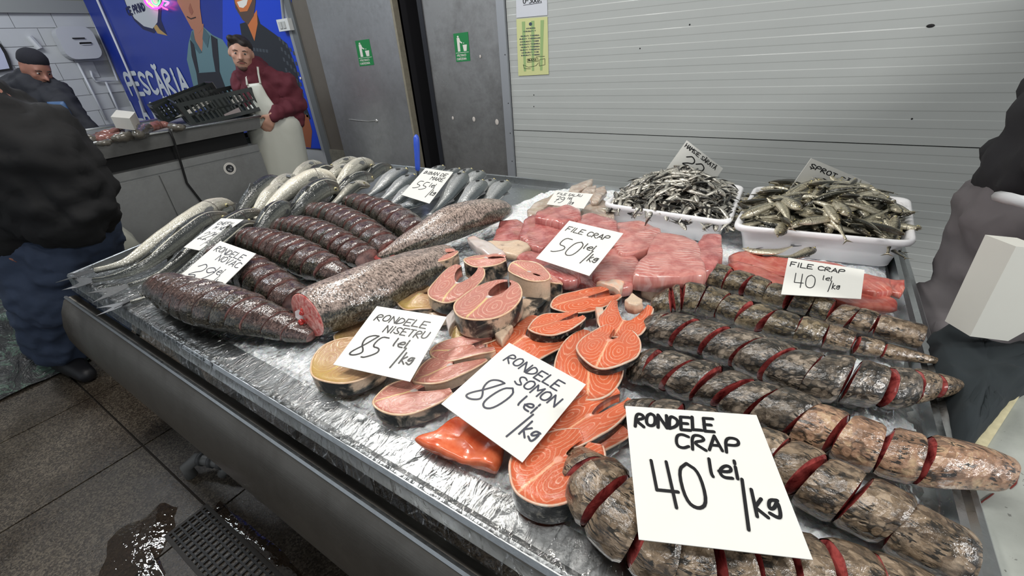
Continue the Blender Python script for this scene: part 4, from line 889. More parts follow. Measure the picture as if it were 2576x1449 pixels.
# ================================================================ STEAKS
def steak(name, label, c, top, side, zc, thick, face, skin, spread=.15, group=None, cav=(.2, .62), gap=.12, zt=None, zs=None, seed=0, warp=.012, closed=False):
    """c, top, side: pixel spots of the cut face's middle, the tip of its back and one flank; z of the face at each"""
    C = pz(c[0], c[1], zc); Tp = pz(top[0], top[1], zc if zt is None else zt); Sd = pz(side[0], side[1], zc if zs is None else zs)
    Yv = Tp - C; hh = Yv.length; Yv.normalize(); Xv = Sd - C; Xv -= Yv * Xv.dot(Yv); ww = Xv.length; Xv.normalize(); N = Xv.cross(Yv)
    if N.z < 0: Xv = -Xv; N = -N
    nA, nR = 52, 9; amax = math.pi * (1 - (0.0 if closed else gap)); rs = random.Random(seed)
    def uvp(a, k):
        # outer and inner outline in unit coordinates (x half width 1, y -1..1)
        s, c_ = math.sin(a), math.cos(a)
        ox = s * (1 + .10 * c_ + .05 * math.sin(2 * a)); oy = c_ if c_ > 0 else c_ * 1.0
        ox *= 1 - .18 * max(0, c_) ** 4
        ix = cav[0] * s; iy = -.52 + .42 * c_ * cav[1] / .62
        if closed: ix, iy = .12 * s, -.45 + .2 * c_
        x = ix + (ox - ix) * k; y = iy + (oy - iy) * k
        if y < 0.1: x += math.copysign(1, s if abs(s) > 1e-6 else 1) * spread * (.1 - y) ** 2
        w_ = .045 * noise.noise(Vector((s * 1.3 + seed * 3.1, c_ * 1.3, seed)))
        return x * (1 + w_ * k), y * (1 + w_ * k)
    def W(x, y, dz):
        wz = warp * noise.noise(Vector((x * .9 + seed, y * .9, 3.3 + seed)))
        return C + Xv * (x * ww) + Yv * (y * hh) + N * (dz + wz)
    V = []; U = []
    for lay in (0, 1):
        for i in range(nA + 1):
            a = -amax + 2 * amax * i / nA
            for j in range(nR + 1):
                k = j / nR; x, y = uvp(a, k); ed = min(k, 1 - k) * 2; dome = -.0035 * (1 - min(1, ed * 3)) ** 2
                dz = (dome + .0012 * noise.noise(Vector((x * 5, y * 5, seed)))) if lay == 0 else -thick - dome
                kk = .985 if (j == nR) else 1; V.append(W(x * kk, y * kk, dz)); U.append((x, y))
    m = nR + 1; off = (nA + 1) * m; Fs = []
    for i in range(nA):
        for j in range(nR):
            q = (i * m + j, i * m + j + 1, (i + 1) * m + j + 1, (i + 1) * m + j); Fs.append(q[::-1]); Fs.append(tuple(v + off for v in q))
        for j in (0, nR):
            q = (i * m + j, (i + 1) * m + j, (i + 1) * m + j + off, i * m + j + off); Fs.append(q if j == 0 else q[::-1])
    if not closed:
        for i in (0, nA):
            for j in range(nR):
                q = (i * m + j, i * m + j + 1, i * m + j + 1 + off, i * m + j + off); Fs.append(q if i else q[::-1])
    t = thing(name, label, 'fish', C - Vector((0, 0, thick)), group)
    mk('flesh', V, Fs, face, t, U, U)
    V = []; rows = 5
    for i in range(nA + 1):
        a = -amax + 2 * amax * i / nA; x, y = uvp(a, 1)
        for j in range(rows): q = j / (rows - 1); b = 1 + .012 * math.sin(q * math.pi) + .008; V.append(W(x * b, y * b, -.0045 - (thick - .006) * q))
    Fs = [(i * rows + j, i * rows + j + 1, (i + 1) * rows + j + 1, (i + 1) * rows + j) for i in range(nA) for j in range(rows - 1)]
    mk('skin', V, Fs, skin, t); 
    rim = MB(); rim.tube([W(uvp(-amax + 2 * amax * i / nA, 1)[0] * 1.0, uvp(-amax + 2 * amax * i / nA, 1)[1] * 1.0, -.0038) for i in range(nA + 1)], .0021, 5); rim.build('skin_edge', m_cut if 'sturgeon' in name else (m_salrim), t, True)
    return t
m_salrim = flesh('salmon_rim', (226, 170, 140), (206, 190, 172), .35)
GS = 'sturgeon steaks heaped in the middle'
def st(label, c, top, side, z, th, face=m_sturg, skin=m_stskin, **k): k.setdefault('seed', len(label) % 17 + c[0] * .01); return steak('sturgeon_steak', label, c, top, side, z, th, face, skin, group=GS, **k)
zi = ZR
st('yellow sturgeon steak under the sturgeon card, dark skin facing the tray lip', (868, 905), (792, 945), (905, 958), zi + .042, .036, m_sturgY, spread=.2, cav=(.16, .5))
st('pink sturgeon steak nearest the tray lip, right of the sturgeon card corner', (1040, 985), (940, 1012), (1062, 1025), zi + .04, .034, m_sturg, spread=.25, cav=(.14, .6))
st('yellowish sturgeon steak hidden above the sturgeon card', (905, 835), (858, 868), (935, 862), zi + .03, .028, m_sturgY)
st('glossy sturgeon steak between the sturgeon card and the salmon card', (1130, 918), (1040, 955), (1152, 948), zi + .045, .028, m_sturg, m_stskinP, spread=.3)
st('sturgeon steak right of the top corner of the sturgeon card', (1165, 872), (1082, 884), (1170, 900), zi + .05, .026, m_sturg, m_stskinP, spread=.3)
st('yellow sturgeon steak with cream flap below the front ring shaped one', (1200, 832), (1135, 838), (1205, 860), zi + .045, .026, m_sturgY, m_stskinP, spread=.3)
st('yellow flat sturgeon steak left of the rings', (1056, 744), (1012, 768), (1080, 772), zi + .05, .03, m_sturgY, m_stskin, spread=.1, cav=(.1, .4))
st('upright standing sturgeon steak farthest left with grey skin side', (1100, 643), (1047, 660), (1112, 657), zi + .09, .055, m_sturg, spread=.0, zs=zi + .088)
st('sturgeon steak with black skin side behind the two rings', (1222, 649), (1168, 653), (1228, 664), zi + .085, .05, m_sturg, m_stskin, spread=.0)
st('tall oval sturgeon steak with cream skin right of the rings', (1330, 681), (1288, 662), (1305, 699), zi + .095, .055, m_sturg, m_stskinP, spread=.0, closed=True)
st('small sturgeon steak behind the tall oval one', (1385, 700), (1360, 688), (1392, 712), zi + .06, .045, m_sturg, m_stskin, closed=True)
st('left ring shaped sturgeon steak with its flaps open to the back', (1150, 708), (1112, 760), (1108, 688), zi + .085, .036, m_sturg, m_stskin, spread=.22, cav=(.3, .7), gap=.16)
st('front ring shaped sturgeon steak lying uppermost, its cavity facing right', (1230, 748), (1172, 800), (1182, 722), zi + .105, .05, m_sturg, m_stskin, spread=.02, cav=(.26, .66), gap=.02)
GA = 'salmon steaks in the middle of the front'
def sa(label, c, top, side, z, th=.026, **k): k.setdefault('seed', len(label) % 13 + c[1] * .01); return steak('salmon_steak', label, c, top, side, z, th, m_salmon, m_salskin, group=GA, **k)
sa('salmon steak farthest back, long side against the carp fillets', (1472, 750), (1388, 772), (1450, 786), zi + .055, spread=.25)
sa('salmon steak with cream curled flap at the carp heads', (1570, 800), (1545, 846), (1514, 790), zi + .06, spread=.5, cav=(.3, .7), gap=.2)
sa('salmon steak with dark skin edge lying over the left one', (1400, 808), (1332, 830), (1385, 842), zi + .07, spread=.15)
sa('large salmon steak at the top corner of the salmon card', (1322, 850), (1240, 895), (1372, 892), zi + .045, spread=.45, cav=(.25, .7), gap=.2)
sa('tall salmon steak in the middle with white rings, flaps to the back', (1482, 905), (1478, 1006), (1568, 925), zi + .055, spread=-.05, cav=(.14, .66))
sa('salmon steak lying uppermost next to the carp heads', (1532, 862), (1500, 915), (1610, 872), zi + .078, .02, spread=.1, cav=(.12, .5))
sa('salmon steak half hidden by the right edge of the salmon card', (1480, 1045), (1372, 1108), (1520, 1088), zi + .05, spread=.1)
sa('salmon steak showing orange strip between card and fourth carp row', (1520, 1085), (1420, 1130), (1545, 1115), zi + .03, .02, spread=.1)
sa('front salmon steak with a thick black skin side at the tray lip', (1402, 1160), (1300, 1238), (1325, 1108), zi + .052, .045, spread=.05, cav=(.08, .4))
# ================================================================ SLABS (fillets)
def slab(name, label, poly, z, thick, mat, cat='fish', group=None, parent=None, bulge=.003, wob=.007, zs=None, dirv=None, seed=0, n=48):
    P = [pz(x, y, (z if zs is None else zs[i])) for i, (x, y) in enumerate(poly)]
    # resample the outline evenly
    Q = P + [P[0]]; L = [0]
    for a, b in zip(Q, Q[1:]): L.append(L[-1] + (b - a).length)
    O = []
    for k in range(n):
        s = L[-1] * k / n; i = max(j for j in range(len(L) - 1) if L[j] <= s); t = (s - L[i]) / (L[i + 1] - L[i] + 1e-9); O.append(Q[i].lerp(Q[i + 1], t))
    for _ in range(1): O = [(O[k - 1] + O[k] * 6 + O[(k + 1) % n]) / 8 for k in range(n)]
    C = sum(O, Vector()) / n; ax = (P[1] - P[0]).normalized() if dirv is None else (P[dirv[1]] - P[dirv[0]]).normalized(); ay = Vector((0, 0, 1)).cross(ax)
    V = [C + Vector((0, 0, bulge))]; U = [(0, 0)]
    prof = [(.2, bulge), (.4, bulge * .95), (.6, bulge * .85), (.78, bulge * .8), (.9, bulge * .5), (.965, 0), (1.0, -.0035), (1.02, -thick * .5), (.99, -thick)]
    for k_, dz in prof:
        for o in O:
            p = C + (o - C) * k_; q = p - C; nzv = wob * noise.noise(Vector((p.x * 22 + seed, p.y * 22, seed))) * min(1, k_ * 2)
            if k_ > .95: p += (o - C).normalized() * .003 * noise.noise(Vector((p.x * 60, p.y * 60, dz * 60 + seed)))
            V.append(p + Vector((0, 0, dz + (nzv if dz > -thick else 0)))); U.append((q.dot(ax), q.dot(ay)))
    Fs = [(0, 1 + k, 1 + (k + 1) % n) for k in range(n)]
    for j in range(len(prof) - 1): Fs += [(1 + j * n + k, 1 + (j + 1) * n + k, 1 + (j + 1) * n + (k + 1) % n, 1 + j * n + (k + 1) % n) for k in range(n)]
    Fs.append(tuple(1 + (len(prof) - 1) * n + k for k in range(n))[::-1])
    o = mk(name, V, Fs, mat, parent, U, U, org=(C.x, C.y, C.z - thick) if parent is None else None)
    if parent is None: tag(o, label, cat, group)
    return o
slab('sturgeon_trim', 'pale sturgeon belly strip lying behind the upright steaks', [(1175, 596), (1192, 592), (1225, 606), (1262, 628), (1272, 640), (1240, 645), (1205, 628), (1180, 606)], zi + .085, .022, m_sturg, group=GS, dirv=(0, 3))
slab('sturgeon_trim', 'silvery sturgeon belly flap touching the carp fillets', [(1225, 606), (1290, 604), (1330, 610), (1335, 620), (1300, 640), (1268, 636), (1240, 620)], zi + .07, .02, m_stskinP, group=GS)
slab('sturgeon_trim', 'dark skinned sturgeon piece between the rings and the salmon', [(1262, 802), (1285, 768), (1340, 742), (1384, 735), (1386, 747), (1345, 782), (1300, 812)], zi + .045, .03, m_stskin, group=GS, dirv=(0, 3))
slab('sturgeon_trim', 'narrow pink sturgeon strip beside the top right card corner', [(1120, 800), (1150, 765), (1160, 772), (1140, 812), (1128, 830)], zi + .06, .02, m_sturg, group=GS)
slab('sturgeon_trim', 'cream sturgeon flap end beside the orange salmon', [(1243, 840), (1275, 806), (1292, 822), (1262, 858)], zi + .06, .018, m_stskinP, group=GS)
slab('sturgeon_trim', 'yellow sturgeon sliver just above the sturgeon card', [(1078, 790), (1110, 784), (1128, 788), (1125, 800), (1095, 800)], zi + .04, .02, m_stskinP, group=GS)
slab('salmon_fillet', 'bright orange salmon fillet piece under the lower left edge of the salmon card', [(1042, 1099), (1062, 1090), (1095, 1083), (1120, 1062), (1145, 1042), (1210, 1060), (1270, 1100), (1262, 1150), (1248, 1178), (1190, 1160), (1125, 1138), (1075, 1120)], zi + .028, .016, m_salmon2, wob=.010, n=64)
slab('salmon_trim', 'cream curled salmon belly end beside the carp heads', [(1572, 756), (1590, 738), (1615, 752), (1618, 765), (1598, 772), (1578, 768)], zi + .075, .02, m_stskinP)
slab('salmon_trim', 'cream salmon belly strip between two steaks', [(1497, 770), (1516, 770), (1524, 800), (1516, 835), (1502, 800)], zi + .06, .02, m_salrim)
slab('salmon_trim', 'peach belly strip above the salmon steak farthest back', [(1498, 712), (1540, 700), (1572, 708), (1560, 735), (1545, 722), (1520, 718)], zi + .06, .02, m_salrim)
GF = 'pink carp fillets behind the fifty lei card'
FLS = [
 ('small dull pink fillet left of the others beside the big tail', [(1237, 606), (1258, 556), (1300, 550), (1318, 560), (1312, 600), (1290, 612), (1250, 612)], .05, .03, m_fil),
 ('broad pink fillet with a red edge left of the fifty lei card', [(1303, 592), (1320, 548), (1340, 538), (1440, 545), (1460, 560), (1400, 600), (1366, 624), (1340, 618)], .07, .035, m_fil),
 ('pink fillet folded up behind the zander card', [(1345, 545), (1350, 530), (1380, 518), (1400, 522), (1425, 516), (1458, 524), (1462, 545), (1410, 560)], .095, .03, m_fil),
 ('fillet behind the top right corner of the fifty lei card', [(1450, 560), (1462, 538), (1480, 534), (1552, 552), (1555, 580), (1530, 600), (1480, 590)], .085, .035, m_fil),
 ('fillet with white belly lines right of the fifty lei card', [(1535, 600), (1552, 555), (1600, 552), (1662, 572), (1665, 600), (1625, 632), (1560, 640)], .065, .035, m_bone),
 ('fillet reaching under the fifty lei card from the right, with white bone lines', [(1490, 690), (1500, 650), (1545, 622), (1600, 640), (1610, 660), (1592, 715), (1560, 722), (1510, 705)], .055, .03, m_bone),
 ('pink fillet beneath the lower left corner of the fifty lei card', [(1290, 640), (1330, 628), (1400, 640), (1450, 670), (1462, 700), (1420, 708), (1370, 690), (1315, 660)], .06, .025, m_fil),
 ('fillet lying under the lower point of the fifty lei card', [(1400, 680), (1470, 670), (1560, 690), (1600, 712), (1540, 745), (1470, 720), (1420, 712)], .035, .02, m_fil),
 ('pale fillet chunk in front of the thick fillet block', [(1613, 708), (1618, 702), (1690, 704), (1692, 728), (1640, 730), (1614, 722)], .03, .03, m_stskinP),
 ('thick fillet block at the right with a red cut side', [(1748, 625), (1770, 585), (1815, 590), (1820, 640), (1800, 672), (1765, 680)], .075, .05, m_fil),
 ('thick fillet with two white seams and a row of rib marks', [(1592, 690), (1600, 665), (1625, 640), (1640, 600), (1655, 582), (1720, 588), (1755, 605), (1775, 665), (1778, 690), (1700, 695), (1640, 694)], .08, .045, m_bone)]
for i, (lab, poly, dz, th, mt) in enumerate(FLS): slab('carp_fillet', lab, poly, zi + dz, th, mt, group=GF, seed=i * 2.3)
GR = 'red carp fillets under the forty lei card at the right rim'
slab('carp_fillet', 'long red fillet behind the forty lei card at the right', [(1832, 640), (1880, 626), (1960, 640), (2080, 655), (2150, 675), (2150, 720), (2010, 720), (1880, 700), (1850, 690)], zi + .03, .018, m_filR, group=GR, seed=3)
slab('carp_fillet', 'long red fillet in front of and under the forty lei card', [(1830, 660), (1850, 652), (1950, 695), (2080, 708), (2235, 735), (2258, 752), (2255, 774), (2150, 768), (2000, 745), (1880, 705)], zi + .034, .018, m_filR, group=GR, seed=5)
slab('carp_fillet', 'red fillet end right of the forty lei card', [(2150, 688), (2175, 686), (2240, 700), (2246, 732), (2205, 740), (2150, 725)], zi + .045, .018, m_filR, group=GR, seed=7)
slab('carp_fillet', 'small red fillet tip nearest the right rim', [(2238, 700), (2276, 703), (2277, 726), (2268, 738), (2240, 730)], zi + .03, .015, m_filR, group=GR, seed=9)
GZ = 'whitish zander fillets beside the seventy nine lei card'
for i, (lab, poly, dz) in enumerate((
 ('zander fillet end curling up behind its card, leftmost of the top two', [(1430, 480), (1438, 465), (1470, 455), (1492, 450), (1490, 462), (1462, 480), (1445, 486)], .075),
 ('zander fillet end curling up behind its card, middle one', [(1460, 485), (1478, 470), (1500, 466), (1498, 478), (1480, 490)], .08),
 ('greyish zander fillet right of its card, lying at the back', [(1482, 492), (1498, 474), (1522, 468), (1526, 482), (1506, 506), (1488, 508)], .07),
 ('broad zander fillet right of its card, lying lowest', [(1460, 530), (1480, 512), (1515, 500), (1545, 520), (1545, 545), (1500, 545), (1470, 542)], .05),
 ('zander fillet strip left of its card', [(1325, 530), (1345, 512), (1400, 482), (1420, 480), (1405, 500), (1372, 522), (1350, 540), (1330, 542)], .045),
 ('zander fillet strip reaching under its card from the left', [(1345, 545), (1375, 525), (1420, 500), (1440, 505), (1400, 535), (1368, 552)], .035))):
    slab('zander_fillet', lab, poly, zi + dz, .018, m_filW, group=GZ, seed=i * 1.7, dirv=(0, 3))
# ================================================================ TRAYS OF SMALL FISH
m_tray = plain('white_plastic', (238, 238, 240), .3, coat=.2)
def tray(label, c00, c10, c11, c01, z, hgt):
    cs = [Vector(c) for c in (c00, c10, c11, c01)]; ctr = sum(cs, Vector()) / 4
    t = thing('plastic_tray', label, 'tray', (ctr.x, ctr.y, z - hgt))
    def rr(k, zz, r):
        Q = [ctr + (c - ctr) * k for c in cs]; P = []
        for i in range(4):
            a, b, c = Q[i - 1], Q[i], Q[(i + 1) % 4]; d0 = (a - b).normalized(); d1 = (c - b).normalized()
            for q in range(6):
                th = q / 5; p0 = b + d0 * r * (1 - th); p1 = b + d1 * r * th
                P.append((b + d0 * r).lerp(b, th).lerp(b.lerp(b + d1 * r, th), th))
        for p in P: p.z = zz
        return P
    ring_loft('tray_body', [rr(.96, z - .004, .035), rr(.9, z - hgt * .5, .035), rr(.86, z - hgt, .035), rr(.85, z - hgt, .03), rr(.84, z - hgt + .003, .03), rr(.88, z - hgt * .5, .03), rr(.93, z - .004, .03)], m_tray, t, False, True)
    ring_loft('tray_rim', [rr(.955, z - .012, .035), rr(1.0, z - .014, .04), rr(1.012, z - .008, .04), rr(1.01, z, .04), rr(.99, z + .004, .04), rr(.95, z + .002, .035), rr(.925, z - .006, .03)], m_tray, t, False, True)
    ring_loft('tray_bottom', [rr(.86, z - hgt + .001, .03), rr(.5, z - hgt + .001, .02)], m_tray, t, True)
    return ctr
zt_ = .90
tA = [Vector((-.548, 1.375, zt_)), Vector((-.138, 1.352, zt_)), Vector((-.155, 1.74, zt_)), Vector((-.54, 1.74, zt_))]
tB = [Vector((-.125, 1.325, zt_)), Vector((.285, 1.372, zt_)), Vector((.31, 1.76, zt_)), Vector((-.12, 1.745, zt_))]
tray('white plastic tray heaped with small dark anchovies', *tA, zt_, .085); tray('white plastic tray heaped with larger sprats at the right rear corner', *tB, zt_, .085)
def small_fish_mesh(name, L, w, h, mat, bend, nseg=8, n=11, seed=0):
    V = []; U = []; U2 = []; pr = [(0, .25), (.05, .6), (.15, .92), (.3, 1), (.5, .85), (.7, .55), (.85, .28), (.92, .2), (1, .22)]
    for i in range(n):
        t = i / (n - 1) * .9; r = np.interp(t / .9, [p[0] for p in pr], [p[1] for p in pr]); x = (t - .5) * L; cy = bend * math.sin((t) * 2.4) * L
        for k in range(nseg + 1):
            a = 2 * math.pi * k / nseg; V.append((x, cy + math.sin(a) * w * r, math.cos(a) * h * r)); U.append((t * L, k / nseg * w * 6)); U2.append((t, k / nseg))
    m = nseg + 1; Fs = [(i * m + k, (i + 1) * m + k, (i + 1) * m + k + 1, i * m + k + 1) for i in range(n - 1) for k in range(nseg)] + [tuple(range(nseg))[::-1]]
    b = len(V); x = .4 * L; cy = bend * math.sin(.9 * 2.4) * L; xe = .5 * L; ye = bend * math.sin(2.4) * L
    tail = [(x, cy - .0006, 0), (xe, ye - .0004, h * .95), (x + .05 * L, (cy + ye) / 2, 0), (xe, ye - .0004, -h * .95), (x, cy + .0006, 0)]
    V += tail; U += [(0, 0)] * 5; U2 += [(.9, .8)] * 5; Fs += [(b, b + 1, b + 2), (b, b + 2, b + 3), (b + 4, b + 2, b + 1), (b + 4, b + 3, b + 2)]
    return V, Fs, U, U2
def heap(kind, cs, z0, hp, n, L, mat, labf, group, rnd, nvar=5, wr=.085, eyes=False, extra=0, over=1.0, label_same=None, tray_lab=''):
    protos = []
    for i in range(nvar):
        V, Fs, U, U2 = small_fish_mesh(kind, L, L * wr * .62, L * wr, mat, (-.12, .1, .04, -.06, .16, -.02)[i % 6])
        protos.append((V, Fs, U, U2))
    def pose(i, n_, rim=False):
        u, v = rnd.uniform(-1, 1) * over, rnd.uniform(-1, 1) * over
        z = z0 + hp * (1 - min(1, abs(u)) ** 2.2) * (1 - min(1, abs(v)) ** 2.2) * (1 + .12 * math.sin(5 * u + 3 * v)) + rnd.uniform(-.004, .006)
        a = (1 + u) / 2; b = (1 + v) / 2; p = cs[0].lerp(cs[1], a).lerp(cs[3].lerp(cs[2], a), b)
        e = .04; gx = -(abs(u) ** 1.2) * (1 if u > 0 else -1) * hp * 3.2; gy = -(abs(v) ** 1.2) * (1 if v > 0 else -1) * hp * 3.2
        yaw = rnd.uniform(0, 2 * math.pi); d = Vector((math.cos(yaw), math.sin(yaw), 0)); d.z = d.x * gx * 1.6 + d.y * gy * 1.6 + rnd.uniform(-.4, .4); d.normalize()
        q = d.to_track_quat('X', 'Z').to_matrix(); roll = Matrix.Rotation(rnd.choice([1, -1]) * rnd.uniform(.9, 1.9), 3, 'X')
        return Vector((p.x, p.y, z)), (q @ roll)
    done = []
    mats_used = []
    for i in range(n):
        pos, M3 = pose(i, n)
        if i < nvar:
            V, Fs, U, U2 = protos[i]; o = mk(kind, V, Fs, mat, None, U, U2, org=(0, 0, 0)); done.append(o)
            if eyes:
                for sg in (1, -1):
                    e = MB(); e.ell((-.455 * L, sg * L * wr * .42, L * wr * .12), (L * .016, L * .008, L * .016), 8, 6); eo = mk('eye', e.V, e.F, m_iris, o, org=(0, 0, 0)); eo.location = (0, 0, 0)
        else:
            src = done[i % nvar]; o = src.copy(); COL.objects.link(o)
            for ch in src.children: c2 = ch.copy(); COL.objects.link(c2); c2.parent = o
        mats_used.append((pos, M3, o))
    for k, (pos, M3, o) in enumerate(mats_used):
        s = rnd.uniform(.82, 1.15); mm = M3.to_4x4() * 1.0; o.rotation_euler = M3.to_euler(); o.scale = (s, s, s); o.location = pos
        ctr_ = sum(cs, Vector()) / 4; hx = (cs[1] - cs[0]).length / 2; hy = (cs[3] - cs[0]).length / 2; uu = (pos.x - ctr_.x) / hx; vv = (pos.y - ctr_.y) / hy
        zone = ('front ' if vv < -.33 else ('rear ' if vv > .33 else 'middle ')) + ('left' if uu < -.33 else ('right' if uu > .33 else 'centre'))
        lab = labf(k, zone); o['label'] = lab; o['category'] = 'fish'; o['group'] = group
    if extra:
        big = MB()
        for i in range(extra):
            pos, M3 = pose(i, extra); pos.z -= .008; V, Fs, U, U2 = protos[i % nvar]; big.add([M3 @ Vector(v) + pos for v in V], Fs, U)
        V2 = [u for i in range(extra) for u in protos[i % nvar][3]]
        o = mk(kind + '_heap', big.V, big.F, mat, None, big.U, V2, org=(cs[0] + cs[2]) / 2); o['kind'] = 'stuff'; o['label'] = 'mass of ' + tray_lab; o['category'] = 'fish'
    # dark filler below
    return mats_used
ca = sum(tA, Vector()) / 4; cb = sum(tB, Vector()) / 4
hA = [ca + (c - ca) * .97 for c in tA]; hB = [cb + (c - cb) * .93 for c in tB]
heap('anchovy', hA, zt_ - .012, .088, 295, .074, m_anch, lambda k, z: f'small silver anchovy heaped in the {z} of the left white tray', 'small anchovies heaped in the left white tray', random.Random(3), 6, .115, extra=420, over=1.0, tray_lab='small anchovies under the upper ones in the left tray')
heap('sprat', hB, zt_ - .012, .066, 150, .15, m_sprat, lambda k, z: f'golden silver sprat heaped in the {z} of the right white tray', 'sprats heaped in the right white tray', random.Random(11), 6, .1, eyes=True, extra=70, over=.86, tray_lab='sprats under the upper ones in the right tray')
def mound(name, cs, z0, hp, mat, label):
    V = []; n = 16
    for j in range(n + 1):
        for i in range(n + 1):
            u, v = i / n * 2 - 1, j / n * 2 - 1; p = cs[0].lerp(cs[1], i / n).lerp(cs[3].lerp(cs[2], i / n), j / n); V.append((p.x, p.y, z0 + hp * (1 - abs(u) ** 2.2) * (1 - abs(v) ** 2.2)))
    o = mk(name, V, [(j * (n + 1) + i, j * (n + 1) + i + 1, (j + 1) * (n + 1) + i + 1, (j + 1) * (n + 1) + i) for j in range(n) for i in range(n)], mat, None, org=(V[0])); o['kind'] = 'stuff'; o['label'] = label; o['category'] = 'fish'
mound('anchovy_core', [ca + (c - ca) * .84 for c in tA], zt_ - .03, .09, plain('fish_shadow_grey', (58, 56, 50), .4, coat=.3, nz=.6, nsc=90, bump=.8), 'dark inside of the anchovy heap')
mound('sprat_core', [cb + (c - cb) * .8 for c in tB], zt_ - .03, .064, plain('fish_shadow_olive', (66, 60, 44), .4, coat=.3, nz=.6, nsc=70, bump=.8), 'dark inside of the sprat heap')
# loose sprats in front of the trays and on the rim
fish('sprat', 'loose sprat on the ice, left one of the crossed pair', [(1870, 612, ZR + .03), (1905, 622, ZR + .03), (1950, 622, ZR + .035), (1995, 608, ZR + .03)], 24, ZR + .03, .27, m_sprat, 'two loose sprats on the ice', prof=BP, flat=.5)
fish('sprat', 'loose sprat on the ice, right one of the crossed pair, its eye to the right', [(2052, 610, ZR + .035), (2030, 625, ZR + .035), (1990, 635, ZR + .03), (1945, 630, ZR + .03)], 26, ZR + .03, .25, m_sprat, 'two loose sprats on the ice', prof=BP, flat=.5)
fish('anchovy', 'anchovy hanging head down over the front rim of the left tray', [(1640, 520, zt_ + .02), (1635, 532, zt_ + .01), (1628, 545, zt_ - .005), (1623, 556, zt_ - .02)], 11, zt_, .3, m_anch, 'two anchovies hanging over the front tray rim', prof=BP, eye=False, fins=False)
fish('anchovy', 'anchovy hanging over the tray rim left of the longer hanging one', [(1612, 510, zt_ + .02), (1604, 518, zt_ + .012), (1597, 526, zt_ + .004), (1592, 532, zt_ - .004)], 9, zt_, .3, m_anch, 'two anchovies hanging over the front tray rim', prof=BP, eye=False, fins=False)
# ================================================================ PRICE CARDS
def svdquad(q, low, lowz=None):
    D = [ray(*p) for p in q]; A = np.array([-D[0], D[1], -D[2], D[3]]).T; t = np.linalg.svd(A)[2][-1]; t = t / t[0]
    Q = np.array([D[i] * t[i] for i in range(4)]); k = (low - H) / Q[:, 2].min(); return [Vector(CAM + q_ * k) for q_ in Q]
def card(label, q, Q, lines, asp=1.0, ink=None, off=.0012, group='handwritten white price cards'):
    TL, TR, BR, BL = Q; n = (TR - TL).cross(BL - TL).normalized()
    if n.dot(Vector(CAM) - TL) < 0: n = -n
    t = thing('price_card', label, 'sign', sum(Q, Vector()) / 4 - Vector((0, 0, .02)), group)
    # slight bend: 3x3 grid card with thickness
    V = []; nn = 6
    for lay in (0, 1):
        for j in range(nn + 1):
            for i in range(nn + 1):
                p = TL.lerp(TR, i / nn).lerp(BL.lerp(BR, i / nn), j / nn); V.append(p - n * (.0012 * lay))
    m = (nn + 1); o_ = m * m; Fs = []
    for j in range(nn):
        for i in range(nn): a = j * m + i; Fs += [(a, a + 1, a + m + 1, a + m), (a + o_, a + m + o_, a + m + 1 + o_, a + 1 + o_)]
    for k in range(nn):
        for (a, b) in ((k, k + 1), (nn * m + k + 1, nn * m + k), (k * m + m, k * m), (k * m + nn, k * m + m + nn)): Fs.append((a, a + o_, b + o_, b))
    mk('card', V, Fs, m_card, t, smooth=False)
    fm, n = quadmap(Q, asp, .0006); mb = MB()
    for ln in lines: text_mesh(mb, *ln[:6], fm, **(ln[6] if len(ln) > 6 else {}))
    mb.build('lettering', ink or m_ink, t)
J = dict(jit=.06, slant=.15, adv=1.3)
def lei(x, y, s, pen, sk=0): return [('lei', x, y, .12 * s, .075 * s, pen, dict(slant=.1, adv=1.15)), ('/', x + .13 * s, y - .30 * s, .30 * s, .05 * s, pen, dict(slant=.0)), ('kg', x + .20 * s, y - .22 * s, .16 * s, .06 * s, pen, dict(slant=.1, adv=1.25))]
q = [(948, 770), (1124, 797), (1031, 960), (838, 917)]; card('price card for sturgeon steaks, 85 lei, tilted at the left of the salmon card', q, svdquad(q, ZR + .065), [('RONDELE', .1, .76, .11, .082, .0075, J), ('NISETRU', .32, .60, .11, .070, .0075, J), ('85', .1, .18, .34, .14, .0095, dict(slant=.22, adv=1.25))] + lei(.56, .42, 1, .0095))
q = [(1281, 862), (1474, 967), (1314, 1163), (1110, 1016)]; card('price card for salmon steaks, 80 lei, in the middle of the front', q, svdquad(q, ZR + .06), [('RONDELE', .12, .77, .12, .078, .0085, J), ('SOMON', .40, .60, .12, .080, .0085, J), ('80', .12, .20, .34, .14, .0095, dict(slant=.22, adv=1.25))] + lei(.60, .42, 1.05, .0095), ink=m_inkg)
q = [(1573, 1021), (1903, 1044), (2045, 1408), (1607, 1357)]; card('biggest price card, carp steaks 40 lei, standing on the front carp rows', q, svdquad(q, ZR + .098), [('RONDELE', .06, .82, .115, .066, .013, J), ('CRAP', .34, .66, .12, .09, .0115, J), ('40', .16, .22, .32, .14, .0115, dict(slant=-.05, adv=1.25))] + lei(.54, .46, 1.1, .0115))
q = [(1432, 555), (1568, 587), (1482, 694), (1348, 650)]; card('price card for carp fillets, 50 lei, on the pink fillets', q, svdquad(q, ZR + .085), [('FILE CRAP', .08, .76, .11, .075, .0075, dict(slant=.1, jit=.05)), ('50', .14, .24, .36, .17, .009, dict(slant=.15, adv=1.3))] + lei(.60, .48, 1, .009), ink=m_ink)
q = [(1398, 480), (1492, 488), (1468, 525), (1375, 514)]; card('smallest price card, zander fillets 79 lei, at the back', q, svdquad(q, ZR + .062), [('FILE SALĂU', .25, .74, .14, .14, .012, dict(slant=.1, adv=1.25)), ('79', .35, .2, .42, .26, .014, dict(adv=1.2))] + lei(1.1, .5, 1.5, .013), asp=2.4)
def Z4(q, zs): return [pz(x, y, z) for (x, y), z in zip(q, zs)]
